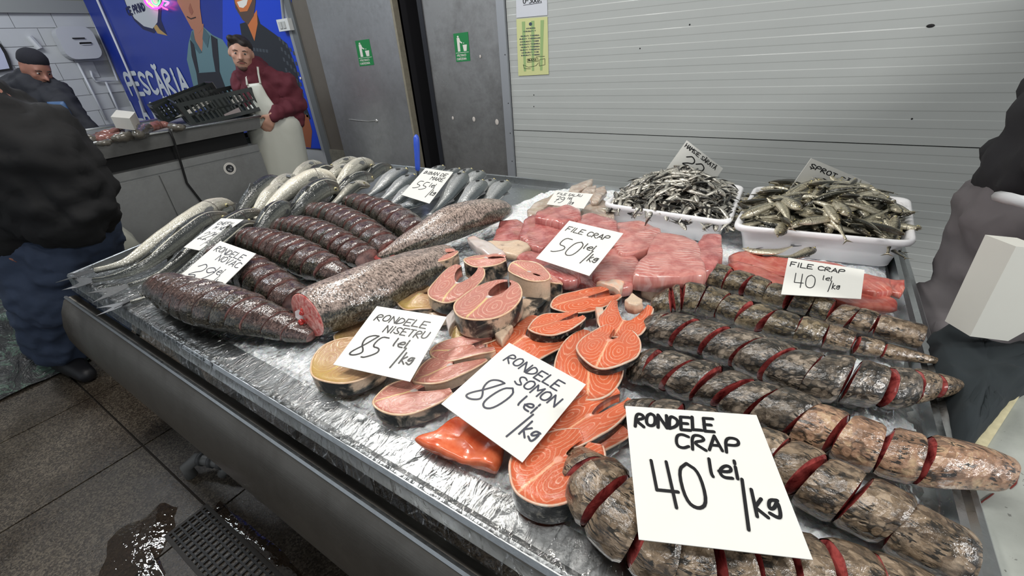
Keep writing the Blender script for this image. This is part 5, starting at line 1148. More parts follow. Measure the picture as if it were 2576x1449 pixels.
q = [(554, 606), (644, 638), (511, 768), (423, 719)]; card('price card for bighead steaks, 29 lei, at the front left', q, Z4(q, (.945, .945, .905, .90)), [('RONDELE', .1, .8, .11, .09, .007, J), ('NOVAC', .36, .66, .11, .10, .007, J), ('29', .14, .28, .26, .2, .0075, dict(slant=.15, adv=1.25))] + lei(.62, .46, 1, .0065), ink=m_inkg, asp=1.05)
q = [(1983, 648), (2175, 679), (2166, 752), (1965, 740)]; card('price card for carp fillets, 40 lei, on the red fillets by the right rim', q, Z4(q, (.915, .915, .893, .893)), [('FILE CRAP', .08, .76, .13, .12, .011, dict(slant=.1, adv=1.25)), ('40', .24, .2, .38, .2, .009, dict(adv=1.25))] + lei(.85, .48, 1.1, .009), asp=1.7)
q = [(1070, 423), (1140, 433), (1080, 512), (1010, 490)]; card('price card for sea bass, 55 lei, in front of the blue handle', q, Z4(q, (.935, .935, .895, .89)), [('BIBAN DE', .1, .8, .11, .088, .0085, dict(slant=.15)), ('MARE', .46, .64, .11, .09, .0085, dict(slant=.15)), ('55', .15, .28, .26, .17, .009, dict(slant=.2))] + lei(.62, .42, 1, .009))
q = [(557, 549), (613, 552), (501, 630), (462, 622)]; card('price card for mullet, 22 lei, half covered by a slim mullet', q, Z4(q, (.925, .925, .885, .885)), [('CHEFAL', .15, .78, .1, .1, .009, J), ('M.NEGRU', .25, .62, .1, .1, .009, J), ('22', .14, .28, .26, .2, .009, dict(slant=.15))] + lei(.6, .42, 1, .008), ink=m_inkg)
bs = pz(1730, 440, .93); bs = (bs.x, 1.70)
q = [(1728, 353), (1819, 424), (1765, 500), (1672, 432)]; card('price card for salted anchovies, 22 lei, stuck slanting behind their heap', q, [pv(x, y, bs) for x, y in q], [('HAMSIE SĂRATĂ', .04, .84, .1, .055, .009, dict(adv=1.25)), ('22', .2, .46, .3, .2, .014, {})] + lei(.6, .42, 1.1, .011))
bs = (.09, 1.72)
q = [(2041, 398), (2190, 461), (2130, 560), (1976, 490)]; card('price card for salted sprats, 22 lei, stuck slanting behind their heap', q, [pv(x, y, bs) for x, y in q], [('ŞPROT SĂRAT', .06, .8, .1, .065, .009, dict(adv=1.35)), ('22', .26, .46, .24, .16, .012, {})] + lei(.6, .42, 1.1, .01))
# ================================================================ LEFT COUNTER
XC = -3.7
ctn = thing('fish_counter', 'steel fish counter at the left with raised tray, in front of the banner', 'counter', (-4.2, 1.2, 0))
y0c, y1c = .45, 1.995; zr = 1.04
f = MB(); f.hexa([(XC - .03, y0c, zr - .10), (XC - .03, y1c - .01, zr - .085), (-4.75, y1c, zr - .09), (-4.75, y0c, zr - .09), (XC, y0c, zr), (XC, y1c, zr + .005), (-4.78, y1c, zr), (-4.78, y0c, zr)]); f.build('tray_side', m_galv, ctn)
f = MB()
for a, b in (((XC, y0c), (XC, y1c)), ((XC, y1c), (-4.78, y1c)), ((-4.78, y1c), (-4.78, y0c)), ((-4.78, y0c), (XC, y0c))): f.tube([(a[0], a[1], zr + .006), (b[0], b[1], zr + .006)], .012, 8)
f.build('rolled_rim', m_rim, ctn, True)
f = MB(); f.box((-4.7, .5, .0), (XC - .06, 1.93, .835)); f.build('cabinet', m_galv, ctn)
f = MB(); f.box((-4.7, .5, .835), (XC - .14, 1.9, .95)); f.build('plinth_gap', m_black, ctn)
f = MB(); f.box((-4.7, .5, .79), (XC - .05, 1.93, .842)); f.build('door_top_rail', m_galv, ctn)
for ya, yb in ((.5, 1.18), (1.19, 1.93)): f = MB(); f.box((XC - .06, ya, .05), (XC - .045, yb, .775)); f.build('cabinet_door', m_galv, ctn)
st_ = px(578, 424, XC - .044); f = MB(); f.prism([st_ + Vector((.0, .045 * math.cos(k * math.pi / 12), .045 * math.sin(k * math.pi / 12))) for k in range(24)], (.001, 0, 0)); s1 = f.build('round_sticker', m_prw, ctn)
f = MB(); f.prism([st_ + Vector((.0015, .03 * math.cos(k * math.pi / 12), .03 * math.sin(k * math.pi / 12))) for k in range(24)], (.0005, 0, 0)); f.build('emblem', plain('emblem_dark', (40, 42, 46), .5), s1)
f = MB()
for (a, b) in ((.010, .006), (-.010, -.004), (.002, -.014)): f.prism([st_ + Vector((.0025, a + .008 * math.cos(k * math.pi / 6), b + .008 * math.sin(k * math.pi / 6))) for k in range(12)], (.0005, 0, 0))
for k in range(26): an = k * 2 * math.pi / 26; f.box(st_ + Vector((.0015, .0375 * math.cos(an) - .002, .0375 * math.sin(an) - .002)), st_ + Vector((.002, .0375 * math.cos(an) + .002, .0375 * math.sin(an) + .002)))
f.build('emblem_marks', plain('emblem_grey', (120, 122, 124), .5), s1)
f = MB(); f.tube([px(425, 325, XC + .012), px(436, 350, XC + .01), px(452, 400, XC - .03), px(470, 460, XC - .03), px(505, 505, XC - .03), px(520, 560, XC - .03)], .008, 6); tag(f.build('cable', m_black, smooth=True), 'black cable hanging over the front of the left counter', 'cable')
# gutted fish on the counter
m_cat = plain('gutted_fish_pinkish', (138, 92, 84), .22, coat=.5, nz=.45, nsc=30, bump=.5); m_cat2 = plain('gutted_fish_grey', (96, 92, 84), .22, coat=.5, nz=.5, nsc=40, bump=.5)
for i, (lab, pts, r, mt) in enumerate((
 ('wet grey fish nearest the rim corner of the left counter', [(214, 350), (230, 352), (244, 348)], .04, m_cat2), ('reddish gutted fish on the left counter, long one', [(225, 348), (260, 350), (290, 345), (318, 338)], .035, m_cat),
 ('reddish gutted fish behind the long one', [(245, 338), (280, 336), (310, 326)], .035, m_cat), ('grey fish lying along the rim of the left counter', [(240, 362), (265, 360), (278, 354)], .022, m_cat2),
 ('dark fish before the white box on the left counter', [(280, 350), (310, 345), (345, 338)], .035, m_cat2), ('pale fish with hanging fins on the left counter', [(345, 340), (360, 328), (378, 320)], .05, m_cat2),
 ('fish beside the black crates on the left counter', [(378, 322), (400, 315), (425, 312)], .038, m_cat), ('far fish against the crates on the left counter', [(428, 318), (445, 322), (465, 318)], .035, m_cat2))):
    P = [tuple(pz(x, y, zr + r * .6)) for x, y in pts]; A, L = catmull(P, 12); f = MB(); k = len(A)
    f.tube([tuple(p) for p in A], [r * (math.sin(math.pi * min(1, (j + .8) / (k + .4))) ** .5) * (1 + .15 * math.sin(j * 2.1 + i)) * .85 for j in range(k)], 10); o = f.build('gutted_fish', mt, smooth=True); tag(o, lab, 'fish', 'gutted fish on the left counter')
f = MB(); c = pz(322, 318, zr + .06); q = [pz(x, y, zr + .06) for x, y in ((292, 322), (340, 328), (352, 308), (304, 300))]
f.prism(q, (0, 0, .07)); tag(f.build('foam_box', plain('foam_cream', (206, 202, 192), .6)), 'small cream foam box lying on the fish of the left counter', 'box')
# black crates
m_crate = plain('crate_black', (20, 28, 28), .4, coat=.2)
def crate(label, O, ex, ey, ez, nx, hole=True):
    t = thing('plastic_crate', label, 'crate', O, 'black plastic crates at the left counter'); O, ex, ey, ez = map(Vector, (O, ex, ey, ez)); th = .012
    def wall(a, u, v, nm, nn):
        # panel with slots: rails top and bottom and bars between them
        L = u.length; ud = u.normalized(); vd = v.normalized(); nrm = ud.cross(vd).normalized() * th; f = MB()
        def q(u0, u1, v0, v1): f.prism([a + u * u0 + v * v0, a + u * u1 + v * v0, a + u * u1 + v * v1, a + u * u0 + v * v1], nrm)
        q(0, 1, 0, .16); q(0, 1, .84, 1); q(0, .06, .16, .84); q(.94, 1, .16, .84); q(.4, .6, .16, .84) if nn > 6 else None; q(.06, .94, .46, .54)
        f.build(nm, m_crate, t); g = MB()
        for k in range(1, nn):
            u0 = .06 + .88 * k / nn - .014; g.prism([a + u * u0 + v * .16, a + u * (u0 + .028) + v * .16, a + u * (u0 + .028) + v * .84, a + u * u0 + v * .84], nrm)
        g.build('slat_bars', m_crate, t)
    wall(O, ex, ez, 'side_wall', nx); wall(O + ey, ex, ez, 'side_wall', nx); wall(O, ey, ez, 'end_wall', 5); wall(O + ex, ey, ez, 'end_wall', 5)
    f = MB(); f.prism([O, O + ex, O + ex + ey, O + ey], ez.normalized() * th); f.build('base', m_crate, t); return t
a = pz(478, 318, zr + .03); b = pz(668, 272, zr + .03)
b1 = px(488, 322, -3.78); b2 = px(667, 275, -3.78); up_ = px(640, 226, -3.78) - b2
c1 = crate('tilted black plastic crate with slotted sides on the right end of the left counter', b1, b2 - b1, Vector((-.36, .1, .02)), Vector((-.02, -.05, .17)), 14)
b3 = px(415, 312, -4.1); b4 = px(560, 250, -4.15)
c2 = crate('second black plastic crate lying behind the tilted one', b3, (b4 - b3), Vector((-.3, .08, .0)), Vector((-.02, -.03, .13)), 12)
f = MB(); P = [px(563, 288, -3.772), px(600, 270, -3.772), px(608, 284, -3.772), px(570, 300, -3.772)]; f.prism(P, (.001, 0, 0)); f.build('label', plain('crate_label', (150, 140, 140), .5), c1)
for lab, P, tx in (('white price card showing part of a name, standing in the tilted crate', [(588, 240), (618, 240), (606, 262), (578, 262)], 'ROS'), ('white card lying in the black crate behind', [(508, 256), (542, 252), (470, 290), (440, 296)], 'HEK')):
    Q = [px(x, y, -3.95) for x, y in P]; card(lab, P, Q, [(tx, .15, .5, .4, .2, .02, {})], group='price cards in the black crates')
cr3 = crate('black slotted crate standing on the floor behind the left counter end', px(632, 455, -3.95), Vector((-.05, .34, 0)), Vector((-.3, 0, 0)), Vector((0, 0, .34)), 8)
# ================================================================ PEOPLE
CLOTH = {'coat', 'jeans', 'hoodie', 'trousers', 'top', 'jacket'}
def body(name, prims, voxel, mat, parent, smooth=6, sub=0):
    "prims: ('c',p0,p1,r0,r1) tapered capsules, ('e',c,(rx,ry,rz)[,Matrix]) ellipsoids -> one fused mesh"
    mb = MB()
    for p in prims:
        if p[0] == 'c':
            p0, p1, r0, r1 = Vector(p[1]), Vector(p[2]), p[3], p[4]; d = p1 - p0; n = 8; L = d.length or .001; dn = d / L
            pts = []; rs = []
            for k in range(5): a = math.pi / 2 * (1 - k / 4); pts.append(p0 - dn * r0 * math.sin(a)); rs.append(max(.002, r0 * math.cos(a)))
            for k in range(1, 5): pts.append(p0 + d * k / 5); rs.append(r0 + (r1 - r0) * k / 5)
            for k in range(5): a = math.pi / 2 * k / 4; pts.append(p1 + dn * r1 * math.sin(a)); rs.append(max(.002, r1 * math.cos(a)))
            mb.tube(pts, rs, 14)
        else: mb.ell(p[1], p[2], 16, 12, p[3] if len(p) > 3 else None)
    o = mb.build(name, mat, parent, True); m = o.modifiers.new('fuse', 'REMESH'); m.mode = 'VOXEL'; m.voxel_size = voxel; m.use_smooth_shade = True
    s = o.modifiers.new('soft', 'SMOOTH'); s.factor = .6; s.iterations = smooth
    if name in CLOTH:
        tx = bpy.data.textures.get('folds') or bpy.data.textures.new('folds', 'CLOUDS'); tx.noise_scale = .16; tx.noise_depth = 1
        d = o.modifiers.new('folds', 'DISPLACE'); d.texture = tx; d.texture_coords = 'LOCAL'; d.strength = .075 if name in ('coat', 'jacket') else .035; d.mid_level = .5
        tx2 = bpy.data.textures.get('creases') or bpy.data.textures.new('creases', 'MUSGRAVE'); tx2.noise_scale = .07
        d = o.modifiers.new('creases', 'DISPLACE'); d.texture = tx2; d.texture_coords = 'LOCAL'; d.strength = .018; d.mid_level = .3
    return o
def cap(a, b, r0, r1): return ('c', a, b, r0, r1)
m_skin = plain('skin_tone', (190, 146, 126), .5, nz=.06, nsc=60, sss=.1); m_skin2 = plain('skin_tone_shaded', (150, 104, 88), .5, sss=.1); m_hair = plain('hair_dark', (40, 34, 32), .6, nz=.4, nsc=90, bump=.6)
m_beard = plain('stubble_dark', (88, 64, 56), .7, nz=.3, nsc=120); m_lip = plain('lips', (140, 78, 72), .45); m_white = plain('eye_white', (196, 190, 184), .3)
def head(c, fwd, up, s, parent_body, eyes=True, hair=True, beanie=None, beard=True, stub=True):
    """builds the parts of a head; c centre, fwd looking direction, up; s = head height/2. returns primitives for the skin and a list of builders"""
    fwd = Vector(fwd).normalized(); up = (Vector(up) - fwd * Vector(up).dot(fwd)).normalized(); rt = fwd.cross(up)
    Mx = Matrix((rt, fwd, up)).transposed(); c = Vector(c)
    def L(x, y, z): return c + (rt * x + fwd * y + up * z) * s
    pr = [('e', L(0, -.08, .18), (.66 * s, .80 * s, .80 * s), Mx), ('e', L(0, .12, -.3), (.52 * s, .60 * s, .62 * s), Mx), ('e', L(0, .36, -.68), (.26 * s, .26 * s, .22 * s), Mx),
          ('c', L(0, .66, .12), L(0, .90, -.20), .055 * s, .115 * s), ('e', L(.10, .78, -.22), (.07 * s, .09 * s, .06 * s), Mx), ('e', L(-.10, .78, -.22), (.07 * s, .09 * s, .06 * s), Mx),
          ('c', L(-.32, .60, .24), L(.32, .60, .24), .10 * s, .10 * s), ('e', L(.34, .45, -.12), (.18 * s, .18 * s, .18 * s), Mx), ('e', L(-.34, .45, -.12), (.18 * s, .18 * s, .18 * s), Mx),
          ('e', L(.66, -.05, .0), (.07 * s, .15 * s, .2 * s), Mx), ('e', L(-.66, -.05, .0), (.07 * s, .15 * s, .2 * s), Mx), ('e', L(0, .60, -.46), (.20 * s, .12 * s, .10 * s), Mx)]
    def finish(par):
        for sg in (1, -1):
            e = MB(); e.ell(L(.24 * sg, .61, .06), (.095 * s, .07 * s, .055 * s), 10, 8, Mx); eo = e.build('eye', m_white, par, True)
            e = MB(); e.ell(L(.245 * sg, .672, .06), (.05 * s, .02 * s, .05 * s), 8, 6, Mx); e.build('pupil', m_eye, eo, True)
            e = MB(); e.tube([L(.12 * sg, .70, .20), L(.25 * sg, .71, .235), L(.40 * sg, .61, .19)], [.018 * s, .026 * s, .01 * s], 7); e.build('eyebrow', m_hair, par, True)
        e = MB(); e.ell(L(0, .70, -.47), (.17 * s, .045 * s, .045 * s), 10, 6, Mx); e.build('mouth', m_lip, par, True)
        if stub:
            e = MB(); e.tube([L(-.27, .62, -.46), L(-.14, .725, -.385), L(0, .75, -.375), L(.14, .725, -.385), L(.27, .62, -.46)], [.012 * s, .022 * s, .018 * s, .022 * s, .012 * s], 7); e.build('moustache', m_beard, par, True)
            body('beard', [('e', L(0, .40, -.74), (.27 * s, .26 * s, .2 * s), Mx), ('c', L(.42, .12, -.35), L(.18, .42, -.74), .12 * s, .12 * s), ('c', L(-.42, .12, -.35), L(-.18, .42, -.74), .12 * s, .12 * s)], .010, m_beard, par, 3)
        if beanie:
            body('beanie', [('e', L(0, -.16, .62), (.68 * s, .80 * s, .60 * s), Mx), ('e', L(0, -.16, .48), (.71 * s, .81 * s, .2 * s), Mx)], .014, beanie, par, 3)
        elif hair:
            pr2 = [('e', L(0, -.16, .40), (.70 * s, .78 * s, .68 * s), Mx), ('e', L(0, -.36, .1), (.66 * s, .56 * s, .66 * s), Mx)]
            rr = random.Random(4)
            for k in range(16): pr2.append(('e', L(rr.uniform(-.52, .52), rr.uniform(.0, .62), .72 + rr.uniform(-.1, .16)), (.2 * s, .18 * s, .2 * s), Mx))
            body('hair', pr2, .010, m_hair, par, 2)
    return pr, finish, L
def hand_prims(w, d, pn, s=1.0, curl=.5, thumb=1):
    "wrist w, direction d of the fingers, palm normal pn: palm, four fingers and a thumb"
    w = Vector(w); d = Vector(d).normalized(); pn = Vector(pn); pn = (pn - d * pn.dot(d)).normalized(); sd = d.cross(pn); pr = []
    for k in (-1.2, -.4, .4, 1.2): pr.append(cap(w + sd * .012 * k * s, w + d * .085 * s + sd * .021 * k * s, .016 * s, .014 * s))
    for k, L in ((-1.5, .062), (-.5, .075), (.5, .08), (1.5, .07)):
        b = w + d * .088 * s + sd * .021 * k * s; m = b + (d * math.cos(curl * .6) + pn * math.sin(curl * .6)) * L * .5 * s; e = m + (d * math.cos(curl * 1.5) + pn * math.sin(curl * 1.5)) * L * .5 * s
        pr += [cap(b, m, .0100 * s, .0090 * s), cap(m, e, .0090 * s, .0075 * s)]
    b = w + d * .03 * s + sd * thumb * .026 * s; m = b + (d * .6 + sd * thumb * .8 + pn * .3).normalized() * .04 * s; e = m + (d * .9 + pn * .4 + sd * thumb * .2).normalized() * .032 * s
    return pr + [cap(b, m, .013 * s, .0115 * s), cap(m, e, .0115 * s, .009 * s)]
# ---- seller in the burgundy hoodie behind the left counter
bp = (-3.98, 2.16)
def a_(x, y, off=0): return pv(x, y, bp, off)
hc = a_(607, 136, .10); toc = (Vector(CAM) - hc).normalized()
sel = thing('person', 'man in burgundy hoodie and long white rubber apron leaning beside the left counter', 'person', (bp[0], bp[1], 0))
vd = (a_(612, 110, .1) - a_(622, 190, .1)).normalized()
upv = (vd * .9 + Vector((0, 0, .2))).normalized()
S_ = .125
hp, hfin, HL = head(hc, toc + Vector((.0, -.1, -.05)), upv, S_, None)
m_hood = plain('hoodie_burgundy', (92, 34, 46), .85, nz=.15, nsc=60, bump=.3); m_apr = plain('rubber_apron_white', (198, 200, 190), .45, nz=.05, nsc=8)
neck = a_(637, 172, .02); shR, shL = a_(665, 185, 0), a_(600, 205, .0); chest = a_(668, 235, -.02); elb = a_(745, 258, -.02); wri = a_(688, 288, .20); hip = a_(700, 330, -.04)
sk_pr = hp + [cap(hc - upv * .05, neck, .062, .065), cap(neck, chest, .08, .13), cap(elb, wri, .04, .032), cap(chest, hip, .13, .13)]
sk_pr += hand_prims(wri, a_(670, 325, .22) - wri, Vector((-.6, .5, .2)), 1.05, .35, -1)
sk_pr += [cap(hip, Vector((hip.x + .02, hip.y, .5)), .09, .07), cap(Vector((hip.x + .02, hip.y, .5)), Vector((hip.x + .04, hip.y, .08)), .065, .045)]
bo = body('body', sk_pr, .0085, m_skin, sel, 3); hfin(sel)
body('hoodie', [cap(neck + Vector((0, 0, -.01)), chest, .105, .165), cap(chest, hip, .165, .17), cap(a_(665, 190), a_(720, 215), .085, .085), cap(a_(715, 212), elb, .085, .072), cap(elb, wri + (elb - wri) * .08, .068, .048), cap(shL, a_(628, 240), .065, .05),
    cap(a_(628, 178, -.04), a_(655, 172, -.06), .055, .055), cap(a_(622, 190, .06), a_(640, 215, .05), .05, .05), cap(a_(720, 300, -.02), a_(740, 300, -.02), .09, .08)], .014, m_hood, sel, 4)
def sheetp(name, pts, base, off, thick, mat, parent, wob=.012, n=40, nb=.03):
    "puffed sheet between pixel outline points on an upright plane"
    Q = [pv(x, y, base, off) for x, y in pts]; Q2 = Q + [Q[0]]; L = [0]
    for a, b in zip(Q2, Q2[1:]): L.append(L[-1] + (b - a).length)
    O = []
    for k in range(n): s = L[-1] * k / n; i = max(j for j in range(len(L) - 1) if L[j] <= s); O.append(Q2[i].lerp(Q2[i + 1], (s - L[i]) / (L[i + 1] - L[i] + 1e-9)))
    C = sum(O, Vector()) / n; fw = -nh; V = [C + fw * (nb + thick / 2)]
    prof = [(.3, nb * .95), (.6, nb * .75), (.85, nb * .35), (1, 0)]
    for k_, h_ in prof:
        for o in O: p = C + (o - C) * k_; V.append(p + fw * (h_ + thick / 2 + wob * noise.noise(Vector((p.x * 7, p.y * 7, p.z * 4)))))
    for o in O: V.append(o - fw * thick / 2)
    V.append(C - fw * thick / 2); b = len(V) - 1
    Fs = [(0, 1 + k, 1 + (k + 1) % n) for k in range(n)]
    for j in range(4): Fs += [(1 + j * n + k, 1 + (j + 1) * n + k, 1 + (j + 1) * n + (k + 1) % n, 1 + j * n + (k + 1) % n) for k in range(n)]
    Fs += [(b, 1 + 4 * n + (k + 1) % n, 1 + 4 * n + k) for k in range(n)]
    return mk(name, V, Fs, mat, parent)
sheetp('apron_bib', [(620, 212), (655, 208), (672, 240), (695, 272), (690, 300), (640, 300), (636, 250)], bp, .185, .01, m_apr, sel, nb=.02)
body('apron_skirt', [cap(a_(665, 300, .06), a_(690, 420, .02), .15, .16), cap(a_(715, 312, .03), a_(735, 430, .0), .14, .155), cap(a_(690, 310, .03), a_(715, 500, .0), .18, .21), cap(a_(690, 420, .02), a_(700, 520, .0), .16, .17), cap(a_(735, 430, .0), a_(740, 520, .0), .155, .17)], .018, m_apr, sel, 5)
for P in ([(622, 214), (620, 196), (628, 182)], [(655, 210), (650, 185), (648, 168)]):
    f = MB(); f.tube([a_(x, y, .195 if i == 0 else .13) for i, (x, y) in enumerate(P)], .008, 6); f.build('apron_strap', m_apr, sel, True)
# ---- seller with the beanie
bp2 = (-5.15, 1.15)
def b_(x, y, off=0): return pv(x, y, bp2, off)
be = thing('person', 'man in black beanie and dark jacket with blue apron behind the left counter', 'person', (bp2[0], bp2[1], 0))
hc2 = b_(92, 178); pr, fin, HL2 = head(hc2, cr * 1.0 + np.array([.15, -.35, -.35]) * 1.0, (b_(80, 150) - b_(95, 215)).normalized(), .128, None, beanie=plain('beanie_black', (26, 26, 34), .95, nz=.2, nsc=120))
m_navy2 = plain('jacket_navy_black', (26, 28, 36), .8, nz=.2, nsc=40, bump=.3); m_ba = plain('apron_blue', (52, 84, 124), .5)
nk, ch2, hp2 = b_(85, 212), b_(120, 275), b_(165, 370)
body('body', pr + [cap(hc2, nk, .07, .08), cap(nk, ch2, .1, .15), cap(ch2, hp2, .15, .15), cap(hp2, Vector((hp2.x, hp2.y, .1)), .1, .07)] + hand_prims(b_(225, 318, .1), b_(245, 335, .1) - b_(225, 318, .1), (0, 0, -1), 1, .4), .011, m_skin2, be, 3); fin(be)
body('jacket', [cap(b_(75, 210), b_(60, 240), .11, .16), cap(b_(95, 228), ch2, .14, .2), cap(ch2, hp2, .2, .19), cap(b_(130, 235), b_(175, 280, .1), .1, .085), cap(b_(175, 280, .1), b_(222, 330, .12), .085, .06), cap(b_(40, 240), b_(20, 300), .12, .12)], .02, m_navy2, be, 5)
sheetp('apron', [(120, 256), (160, 255), (178, 285), (200, 335), (205, 372), (170, 370), (140, 320)], bp2, .19, .012, m_ba, be)
# ---- customer in black at the left
bp3 = (-3.0, .36)
def c_(x, y, off=0): return pv(x, y, bp3, off)
cu_ = thing('person', 'customer in black padded coat and blue jeans seen from behind at the left edge', 'person', (bp3[0], bp3[1], 0))
ft1, ft2 = pz(175, 915, .06), pz(300, 862, .06)
m_coat = plain('coat_black', (10, 11, 14), .85, nz=.5, nsc=7, bump=.9); m_jean = plain('jeans_blue', (50, 62, 84), .85, nz=.22, nsc=25, bump=.3); m_shoe = plain('shoe_black', (22, 22, 26), .5)
pel = c_(135, 600); ch3 = c_(70, 400); nk3 = c_(-110, 205, .05)
kn1 = c_(100, 745, .05); an1 = Vector((ft1.x - .01, ft1.y, .12)); kn2 = c_(245, 700, -.12); an2 = Vector((ft2.x, ft2.y, .12))
hd3 = c_(-200, 100, .05)
body('body', [('e', hd3, (.09, .1, .125)), cap(hd3, nk3, .06, .07), cap(nk3, ch3, .1, .15), cap(ch3, pel, .13, .08), cap(pel, kn1, .08, .06), cap(kn1, an1, .055, .04), cap(c_(185, 560, -.1), kn2, .07, .06), cap(kn2, an2, .055, .04)] + hand_prims(c_(-12, 610, .15), c_(8, 650, .15) - c_(-12, 610, .15), (0, 1, 0), 1, .5), .014, m_skin2, cu_, 3)
body('jeans', [cap(c_(82, 620, .02), c_(120, 745, .06), .15, .135), cap(c_(140, 600, .0), c_(125, 745, .06), .14, .12), cap(c_(124, 750, .06), an1 + Vector((0, 0, .05)), .135, .105), cap(c_(225, 590, -.1), kn2, .12, .09), cap(kn2, an2 + Vector((0, 0, .03)), .088, .072), cap(c_(110, 590), c_(220, 580, -.08), .12, .12)], .016, m_jean, cu_, 4)
for nm, p in (('shoe', ft1), ('shoe', ft2)):
    d = Vector((.95, .1, 0)).normalized(); body(nm, [cap(p - d * .10 + Vector((0, 0, -.005)), p + d * .06, .058, .055), cap(p + d * .06, p + d * .17 + Vector((0, 0, -.02)), .055, .042), cap(p - d * .06, p + Vector((0, 0, .05)), .055, .06)], .010, m_shoe, cu_, 3)
body('coat', [cap(c_(-80, 300), c_(-10, 312), .17, .17), cap(c_(-10, 315), c_(70, 420), .17, .22), cap(c_(-60, 330), c_(0, 420), .18, .2), cap(c_(80, 400), c_(160, 510), .23, .2), cap(c_(10, 420), c_(45, 560), .22, .18), cap(c_(170, 530, -.05), c_(60, 572), .16, .16),
    cap(c_(170, 420, -.05), c_(225, 520, -.05), .12, .11), cap(c_(-40, 340, .12), c_(-60, 480, .14), .11, .1), cap(c_(-60, 480, .14), c_(-22, 590, .15), .1, .075)], .022, m_coat, cu_, 7)
# plastic bag held by the customer
bg = thing('carrier_bag', 'translucent pale plastic carrier bag hanging behind the customer', 'bag', c_(310, 630, -.3))
m_bag = plain('bag_pale', (176, 178, 168), .35, coat=.4, nz=.15, nsc=14, bump=.8)
V = []; n = 22
for j, (y, xa, xb, th) in enumerate(((555, 268, 278, .01), (575, 268, 300, .04), (600, 270, 325, .07), (625, 274, 345, .09), (650, 280, 342, .10), (665, 285, 335, .07))):
    A_, B_ = pv(xa, y, (-2.95, .75)), pv(xb, y, (-2.95, .75)); C_ = (A_ + B_) / 2; hx = (B_ - A_) / 2
    for k in range(n): an = 2 * math.pi * k / n; q = 1 + .12 * math.sin(5 * an + j) ; V.append(C_ + hx * math.cos(an) * q - nh * th * math.sin(an) * q)
Fs = [(j * n + k, (j + 1) * n + k, (j + 1) * n + (k + 1) % n, j * n + (k + 1) % n) for j in range(5) for k in range(n)] + [tuple(range(5 * n, 6 * n))]
mk('bag_body', V, Fs, m_bag, bg)
f = MB(); f.tube([pv(272, 556, (-2.95, .75)), pv(262, 535, (-2.97, .70)), pv(258, 520, (-2.97, .66))], .008, 6); f.build('handle', m_bag, bg, True)
# tarp covered goods behind the customer
tp = thing('tarp', 'dark crumpled tarp with green pattern over goods at the left edge behind the jeans', 'tarp', pz(0, 880, 0))
V = []; nu, nv = 46, 26
def tarp(u, v):
    x = -4.9 + 1.75 * u; y = -.55 + .95 * v; e = min(u, 1 - u, v, 1 - v); h = .42 * min(1, e * 7) ** .7
    return Vector((x, y, .01 + h * (1 - .35 * u) + .05 * h / .42 * noise.noise(Vector((x * 4, y * 4, 1))) + .025 * abs(noise.noise(Vector((x * 11, y * 11, 4))))))
for j in range(nv + 1):
    for i in range(nu + 1): V.append(tarp(i / nu, j / nv))
M = Mat('tarp_cloth', .5, 0, .5, .3); o_ = M.pos(); nn_ = M.noise(o_, 9, 4, .7, 1.5); M.col(M.ramp(nn_, [(.38, s2l((26, 28, 32))), (.52, s2l((52, 56, 56))), (.58, s2l((84, 112, 96))), (.66, s2l((48, 50, 50)))])); M.bump(nn_, .8, .02)
mk('cloth', V, [(j * (nu + 1) + i, j * (nu + 1) + i + 1, (j + 1) * (nu + 1) + i + 1, (j + 1) * (nu + 1) + i) for j in range(nv) for i in range(nu)], M.m, tp)
# ---- worker at the right
bp4 = (.98, 1.75)
def d_(x, y, off=0): return pv(x, y, bp4, off)
wk = thing('person', 'worker in grey trousers and black top bending at the right edge', 'person', (bp4[0], bp4[1], 0))
m_tr = plain('trousers_grey', (92, 88, 90), .85, nz=.12, nsc=14, bump=.3); m_top = plain('top_black', (22, 22, 26), .9, nz=.25, nsc=30, bump=.3)
wa, kn = d_(2660, 520), d_(2545, 700); an = Vector((kn.x - .02, kn.y + .05, .1))
sh = Vector((1.42, 1.72, 1.42)); hd4 = Vector((1.44, 1.70, 1.68))
body('body', [('e', hd4, (.09, .1, .125)), cap(hd4, sh, .06, .08), cap(sh, wa, .10, .09), cap(wa, kn, .08, .06), cap(kn, an, .05, .04), cap(wa + Vector((.2, 0, 0)), Vector((kn.x + .3, kn.y, .45)), .07, .05), cap(Vector((kn.x + .3, kn.y, .45)), Vector((kn.x + .3, kn.y, .1)), .05, .04)] + hand_prims(d_(2700, 560, .1), Vector((-.2, -.3, -1)), (-1, 0, 0)), .016, m_skin, wk, 3)
body('trousers', [cap(d_(2665, 540), d_(2575, 640), .145, .125), cap(d_(2575, 640), d_(2495, 730), .125, .11), cap(d_(2495, 730), d_(2450, 830), .11, .10), cap(d_(2640, 560), d_(2600, 700), .16, .14), cap(d_(2365, 830), Vector((kn.x - .05, kn.y + .02, .1)), .1, .09), cap(d_(2600, 700), Vector((kn.x + .3, kn.y, .1)), .13, .09)], .018, m_tr, wk, 5)
body('top', [cap(d_(2780, 330), d_(2735, 412), .14, .155), cap(sh, d_(2800, 330), .19, .15), cap(d_(2860, 250), d_(2800, 400), .16, .17), cap(d_(2790, 300, .1), d_(2800, 540, .1), .08, .06)], .018, m_top, wk, 4)
f = MB(); f.tube([d_(2512, 494, .05), d_(2540, 500, .12), d_(2580, 508, .15), d_(2650, 530, .16)], .011, 8); f.build('shirt_hem', plain('hem_white', (190, 192, 194), .7), wk, True)
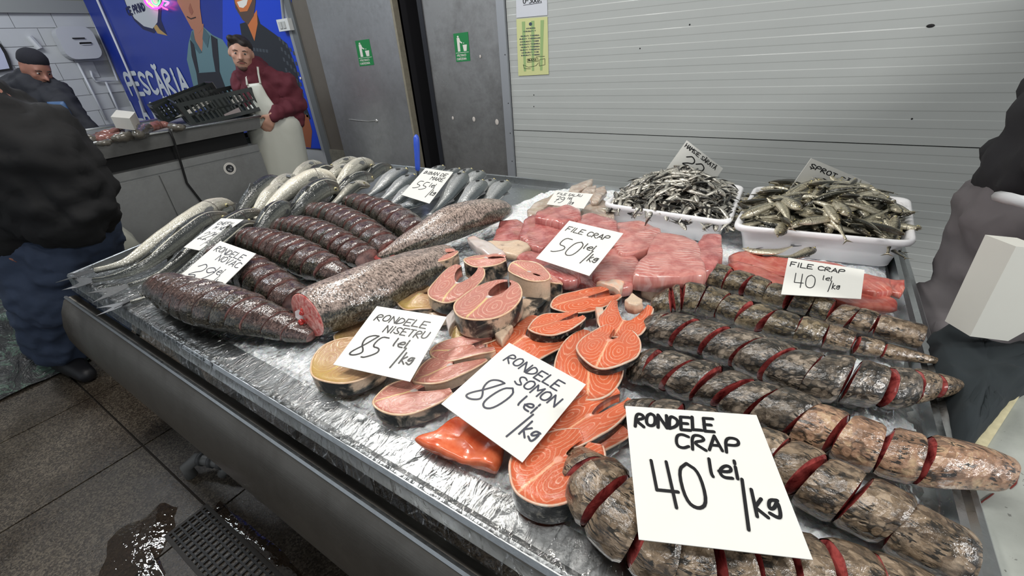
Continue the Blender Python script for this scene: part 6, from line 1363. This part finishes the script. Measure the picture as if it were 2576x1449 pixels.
# white bin panel, dark apron cloth and work board at the right
f = MB(); Q = [pv(x, y, (.80, 1.30)) for x, y in ((2556, 620), (2640, 628), (2640, 800), (2536, 858), (2440, 846))]; f.prism(Q, Vector(nh) * .05); o = f.build('crate_lid', plain('white_board_worn', (206, 206, 198), .4, nz=.05, nsc=7)); tag(o, 'white plastic lid leaning in front of the worker at the right', 'lid')
Q = [(2335, 850), (2365, 825), (2410, 815), (2450, 832), (2470, 855), (2576, 862), (2660, 880), (2660, 930), (2560, 980), (2450, 1110), (2430, 1130), (2405, 1100), (2385, 1000), (2350, 900)]
f = slab('folded_cloth', 'dark teal cloth draped between the tray rim and the work board', Q, .83, .25, plain('cloth_teal_black', (24, 33, 37), .85, nz=.3, nsc=6, bump=.2), cat='cloth', wob=.025, bulge=.02, n=72)
wbt = thing('work_board', 'worn grey green cutting board with a cream edge and blood smears at the right', 'board', (.45, .6, .7))
Q = [pz(x, y, .80) for x, y in ((2446, 1106), (2576, 915), (2760, 1000), (2760, 1560), (2560, 1560), (2470, 1380), (2425, 1240))]
Mw = Mat('board_worn', .45); o_ = Mw.pos(); n1 = Mw.noise(o_, 5, 5, .6); n2 = Mw.noise(o_, 55, 3, .7); Mw.col(Mw.mix(Mw.math('GREATER_THAN', n2, .66), Mw.ramp(n1, [(.35, s2l((140, 144, 138))), (.6, s2l((164, 168, 162)))]), s2l((110, 112, 108)))); Mw.bump(n2, .3, .002)
f = MB(); f.prism(Q, (0, 0, -.03)); f.build('board', Mw.m, wbt)
f = MB(); e0, e1 = pz(2440, 1112, .805), pz(2590, 893, .805); d = (e1 - e0).normalized(); s_ = d.cross(Vector((0, 0, 1))) * .018
f.prism([e0, e1, e1 + s_, e0 + s_], (0, 0, -.035)); f.build('edge_strip', plain('edge_cream_dirty', (204, 196, 160), .6, nz=.3, nsc=60, bump=.4), wbt)
mb_ = plain('dried_blood', (96, 28, 18), .35, nz=.4, nsc=80)
for poly in ([(2520, 1160), (2532, 1156), (2540, 1168), (2530, 1178)], [(2535, 1176), (2550, 1166), (2562, 1176), (2556, 1195), (2540, 1200)], [(2540, 1214), (2552, 1205), (2560, 1190), (2566, 1196), (2556, 1218), (2542, 1232)], [(2452, 1272), (2500, 1238), (2503, 1241), (2456, 1276)]):
    slab('blood_smear', '', poly, .8012, .001, mb_, parent=wbt, bulge=.0006, wob=0, n=20)
# ================================================================ FLOOR DRAIN AND PIPES
dr = thing('floor_drain', 'long black grated floor drain under the table front', 'drain', (-1.2, .12, 0))
x0d, x1d, y0d, y1d = -1.56, -.62, .055, .175
f = MB(); f.box((x0d - .012, y0d - .012, -.02), (x1d, y0d, .006)); f.box((x0d - .012, y1d, -.02), (x1d, y1d + .012, .006)); f.box((x0d - .012, y0d, -.02), (x0d, y1d, .006)); f.build('frame', plain('drain_frame', (44, 40, 36), .5, .3), dr)
f = MB(); f.box((x0d, y0d, -.012), (x1d, y1d, -.001)); f.build('channel', m_black, dr)
m_gr = plain('grate_black', (13, 12, 11), .5)
for k in range(5): yy = y0d + (y1d - y0d) * (k + .5) / 5; f = MB(); f.box((x0d, yy - .003, .0), (x1d, yy + .003, .006)); f.build('bar', m_gr, dr)
base = None
for k in range(38):
    xx = x0d + .012 + k * .0245
    if base is None: f = MB(); f.box((xx - .003, y0d, -.001), (xx + .003, y1d, .005)); base = f.build('cross_bar', m_gr, dr); bx = xx
    else: o = base.copy(); link(o, dr); o.location.x += xx - bx
pp_ = thing('drain_pipe', 'grey plastic drain pipe with elbow and tee under the trough', 'pipe', pz(490, 1200, 0)); m_pvc = plain('pvc_grey', (104, 104, 102), .45)
e0 = pz(482, 1196, 0.0); e1 = pz(497, 1152, .07); e2 = pz(600, 1172, .07); e3 = pz(575, 1168, .07); e4 = pz(560, 1192, .02)
f = MB(); f.tube([e0, (e0.x + .002, e0.y, .05), e1, e1.lerp(e2, .1), e2, e2 + (e2 - e1) * .8], .022, 12); f.build('pipe', m_pvc, pp_, True)
f = MB(); f.tube([e3, e4], .019, 12); f.build('tee', m_pvc, pp_, True)
for t in (.12, .38, .62): f = MB(); c = e1.lerp(e2, t); dd = (e2 - e1).normalized() * .008; f.tube([c - dd, c + dd], .027, 12); f.build('collar', plain('pvc_dark', (70, 70, 70), .5), pp_, True)
# puddles
Mp = Mat('puddle_water', .03); gl_ = Mp.t.nodes.new('ShaderNodeBsdfGlossy'); gl_.inputs['Roughness'].default_value = .04; tr_ = Mp.t.nodes.new('ShaderNodeBsdfTransparent'); tr_.inputs[0].default_value = (.6, .52, .45, 1)
mx_ = Mp.t.nodes.new('ShaderNodeMixShader'); mx_.inputs[0].default_value = .16; bp_ = Mp.n('Bump', Height=Mp.noise(Mp.pos(), 30, 3), Strength=.6, Distance=.006); Mp.t.links.new(bp_, gl_.inputs['Normal'])
Mp.t.links.new(tr_.outputs[0], mx_.inputs[1]); Mp.t.links.new(gl_.outputs[0], mx_.inputs[2]); Mp.t.links.new(mx_.outputs[0], Mp.t.nodes['Material Output'].inputs['Surface'])
pud = bpy.data.objects.new('x', None)
for lab, Q in (('wet puddle left of the floor drain', [(250, 1449), (262, 1360), (350, 1310), (400, 1270), (450, 1275), (440, 1330), (400, 1400), (420, 1449), (330, 1500)]), ('thin puddle along the right side of the floor drain', [(500, 1275), (560, 1262), (640, 1330), (720, 1390), (760, 1449), (710, 1449), (620, 1370)])):
    P = [pz(x, y, .0) for x, y in Q]; n = 60; Q2 = P + [P[0]]; f = MB(); C = sum(P, Vector()) / len(P); L = [0]
    for a, b in zip(Q2, Q2[1:]): L.append(L[-1] + (b - a).length)
    O = []
    for k in range(n): s = L[-1] * k / n; i = max(j for j in range(len(L) - 1) if L[j] <= s); q = Q2[i].lerp(Q2[i + 1], (s - L[i]) / (L[i + 1] - L[i])); O.append(C + (q - C) * (1 + .22 * noise.noise(Vector((q.x * 14, q.y * 14, 0)))))
    f.add([C + Vector((0, 0, .0022))] + [q + Vector((0, 0, .002)) for q in [C + (o - C) * .9 for o in O]] + [q + Vector((0, 0, .0003)) for q in O], [(0, 1 + k, 1 + (k + 1) % n) for k in range(n)] + [(1 + k, 1 + n + k, 1 + n + (k + 1) % n, 1 + (k + 1) % n) for k in range(n)])
    tag(f.build('puddle', Mp.m, smooth=True), lab, 'water')
# overhead lamp fittings above the frame
for (x, y, z, sx) in ((-.2, -.1, 2.82, .9), (-1.5, .7, 2.97, 1.2)):
    pass
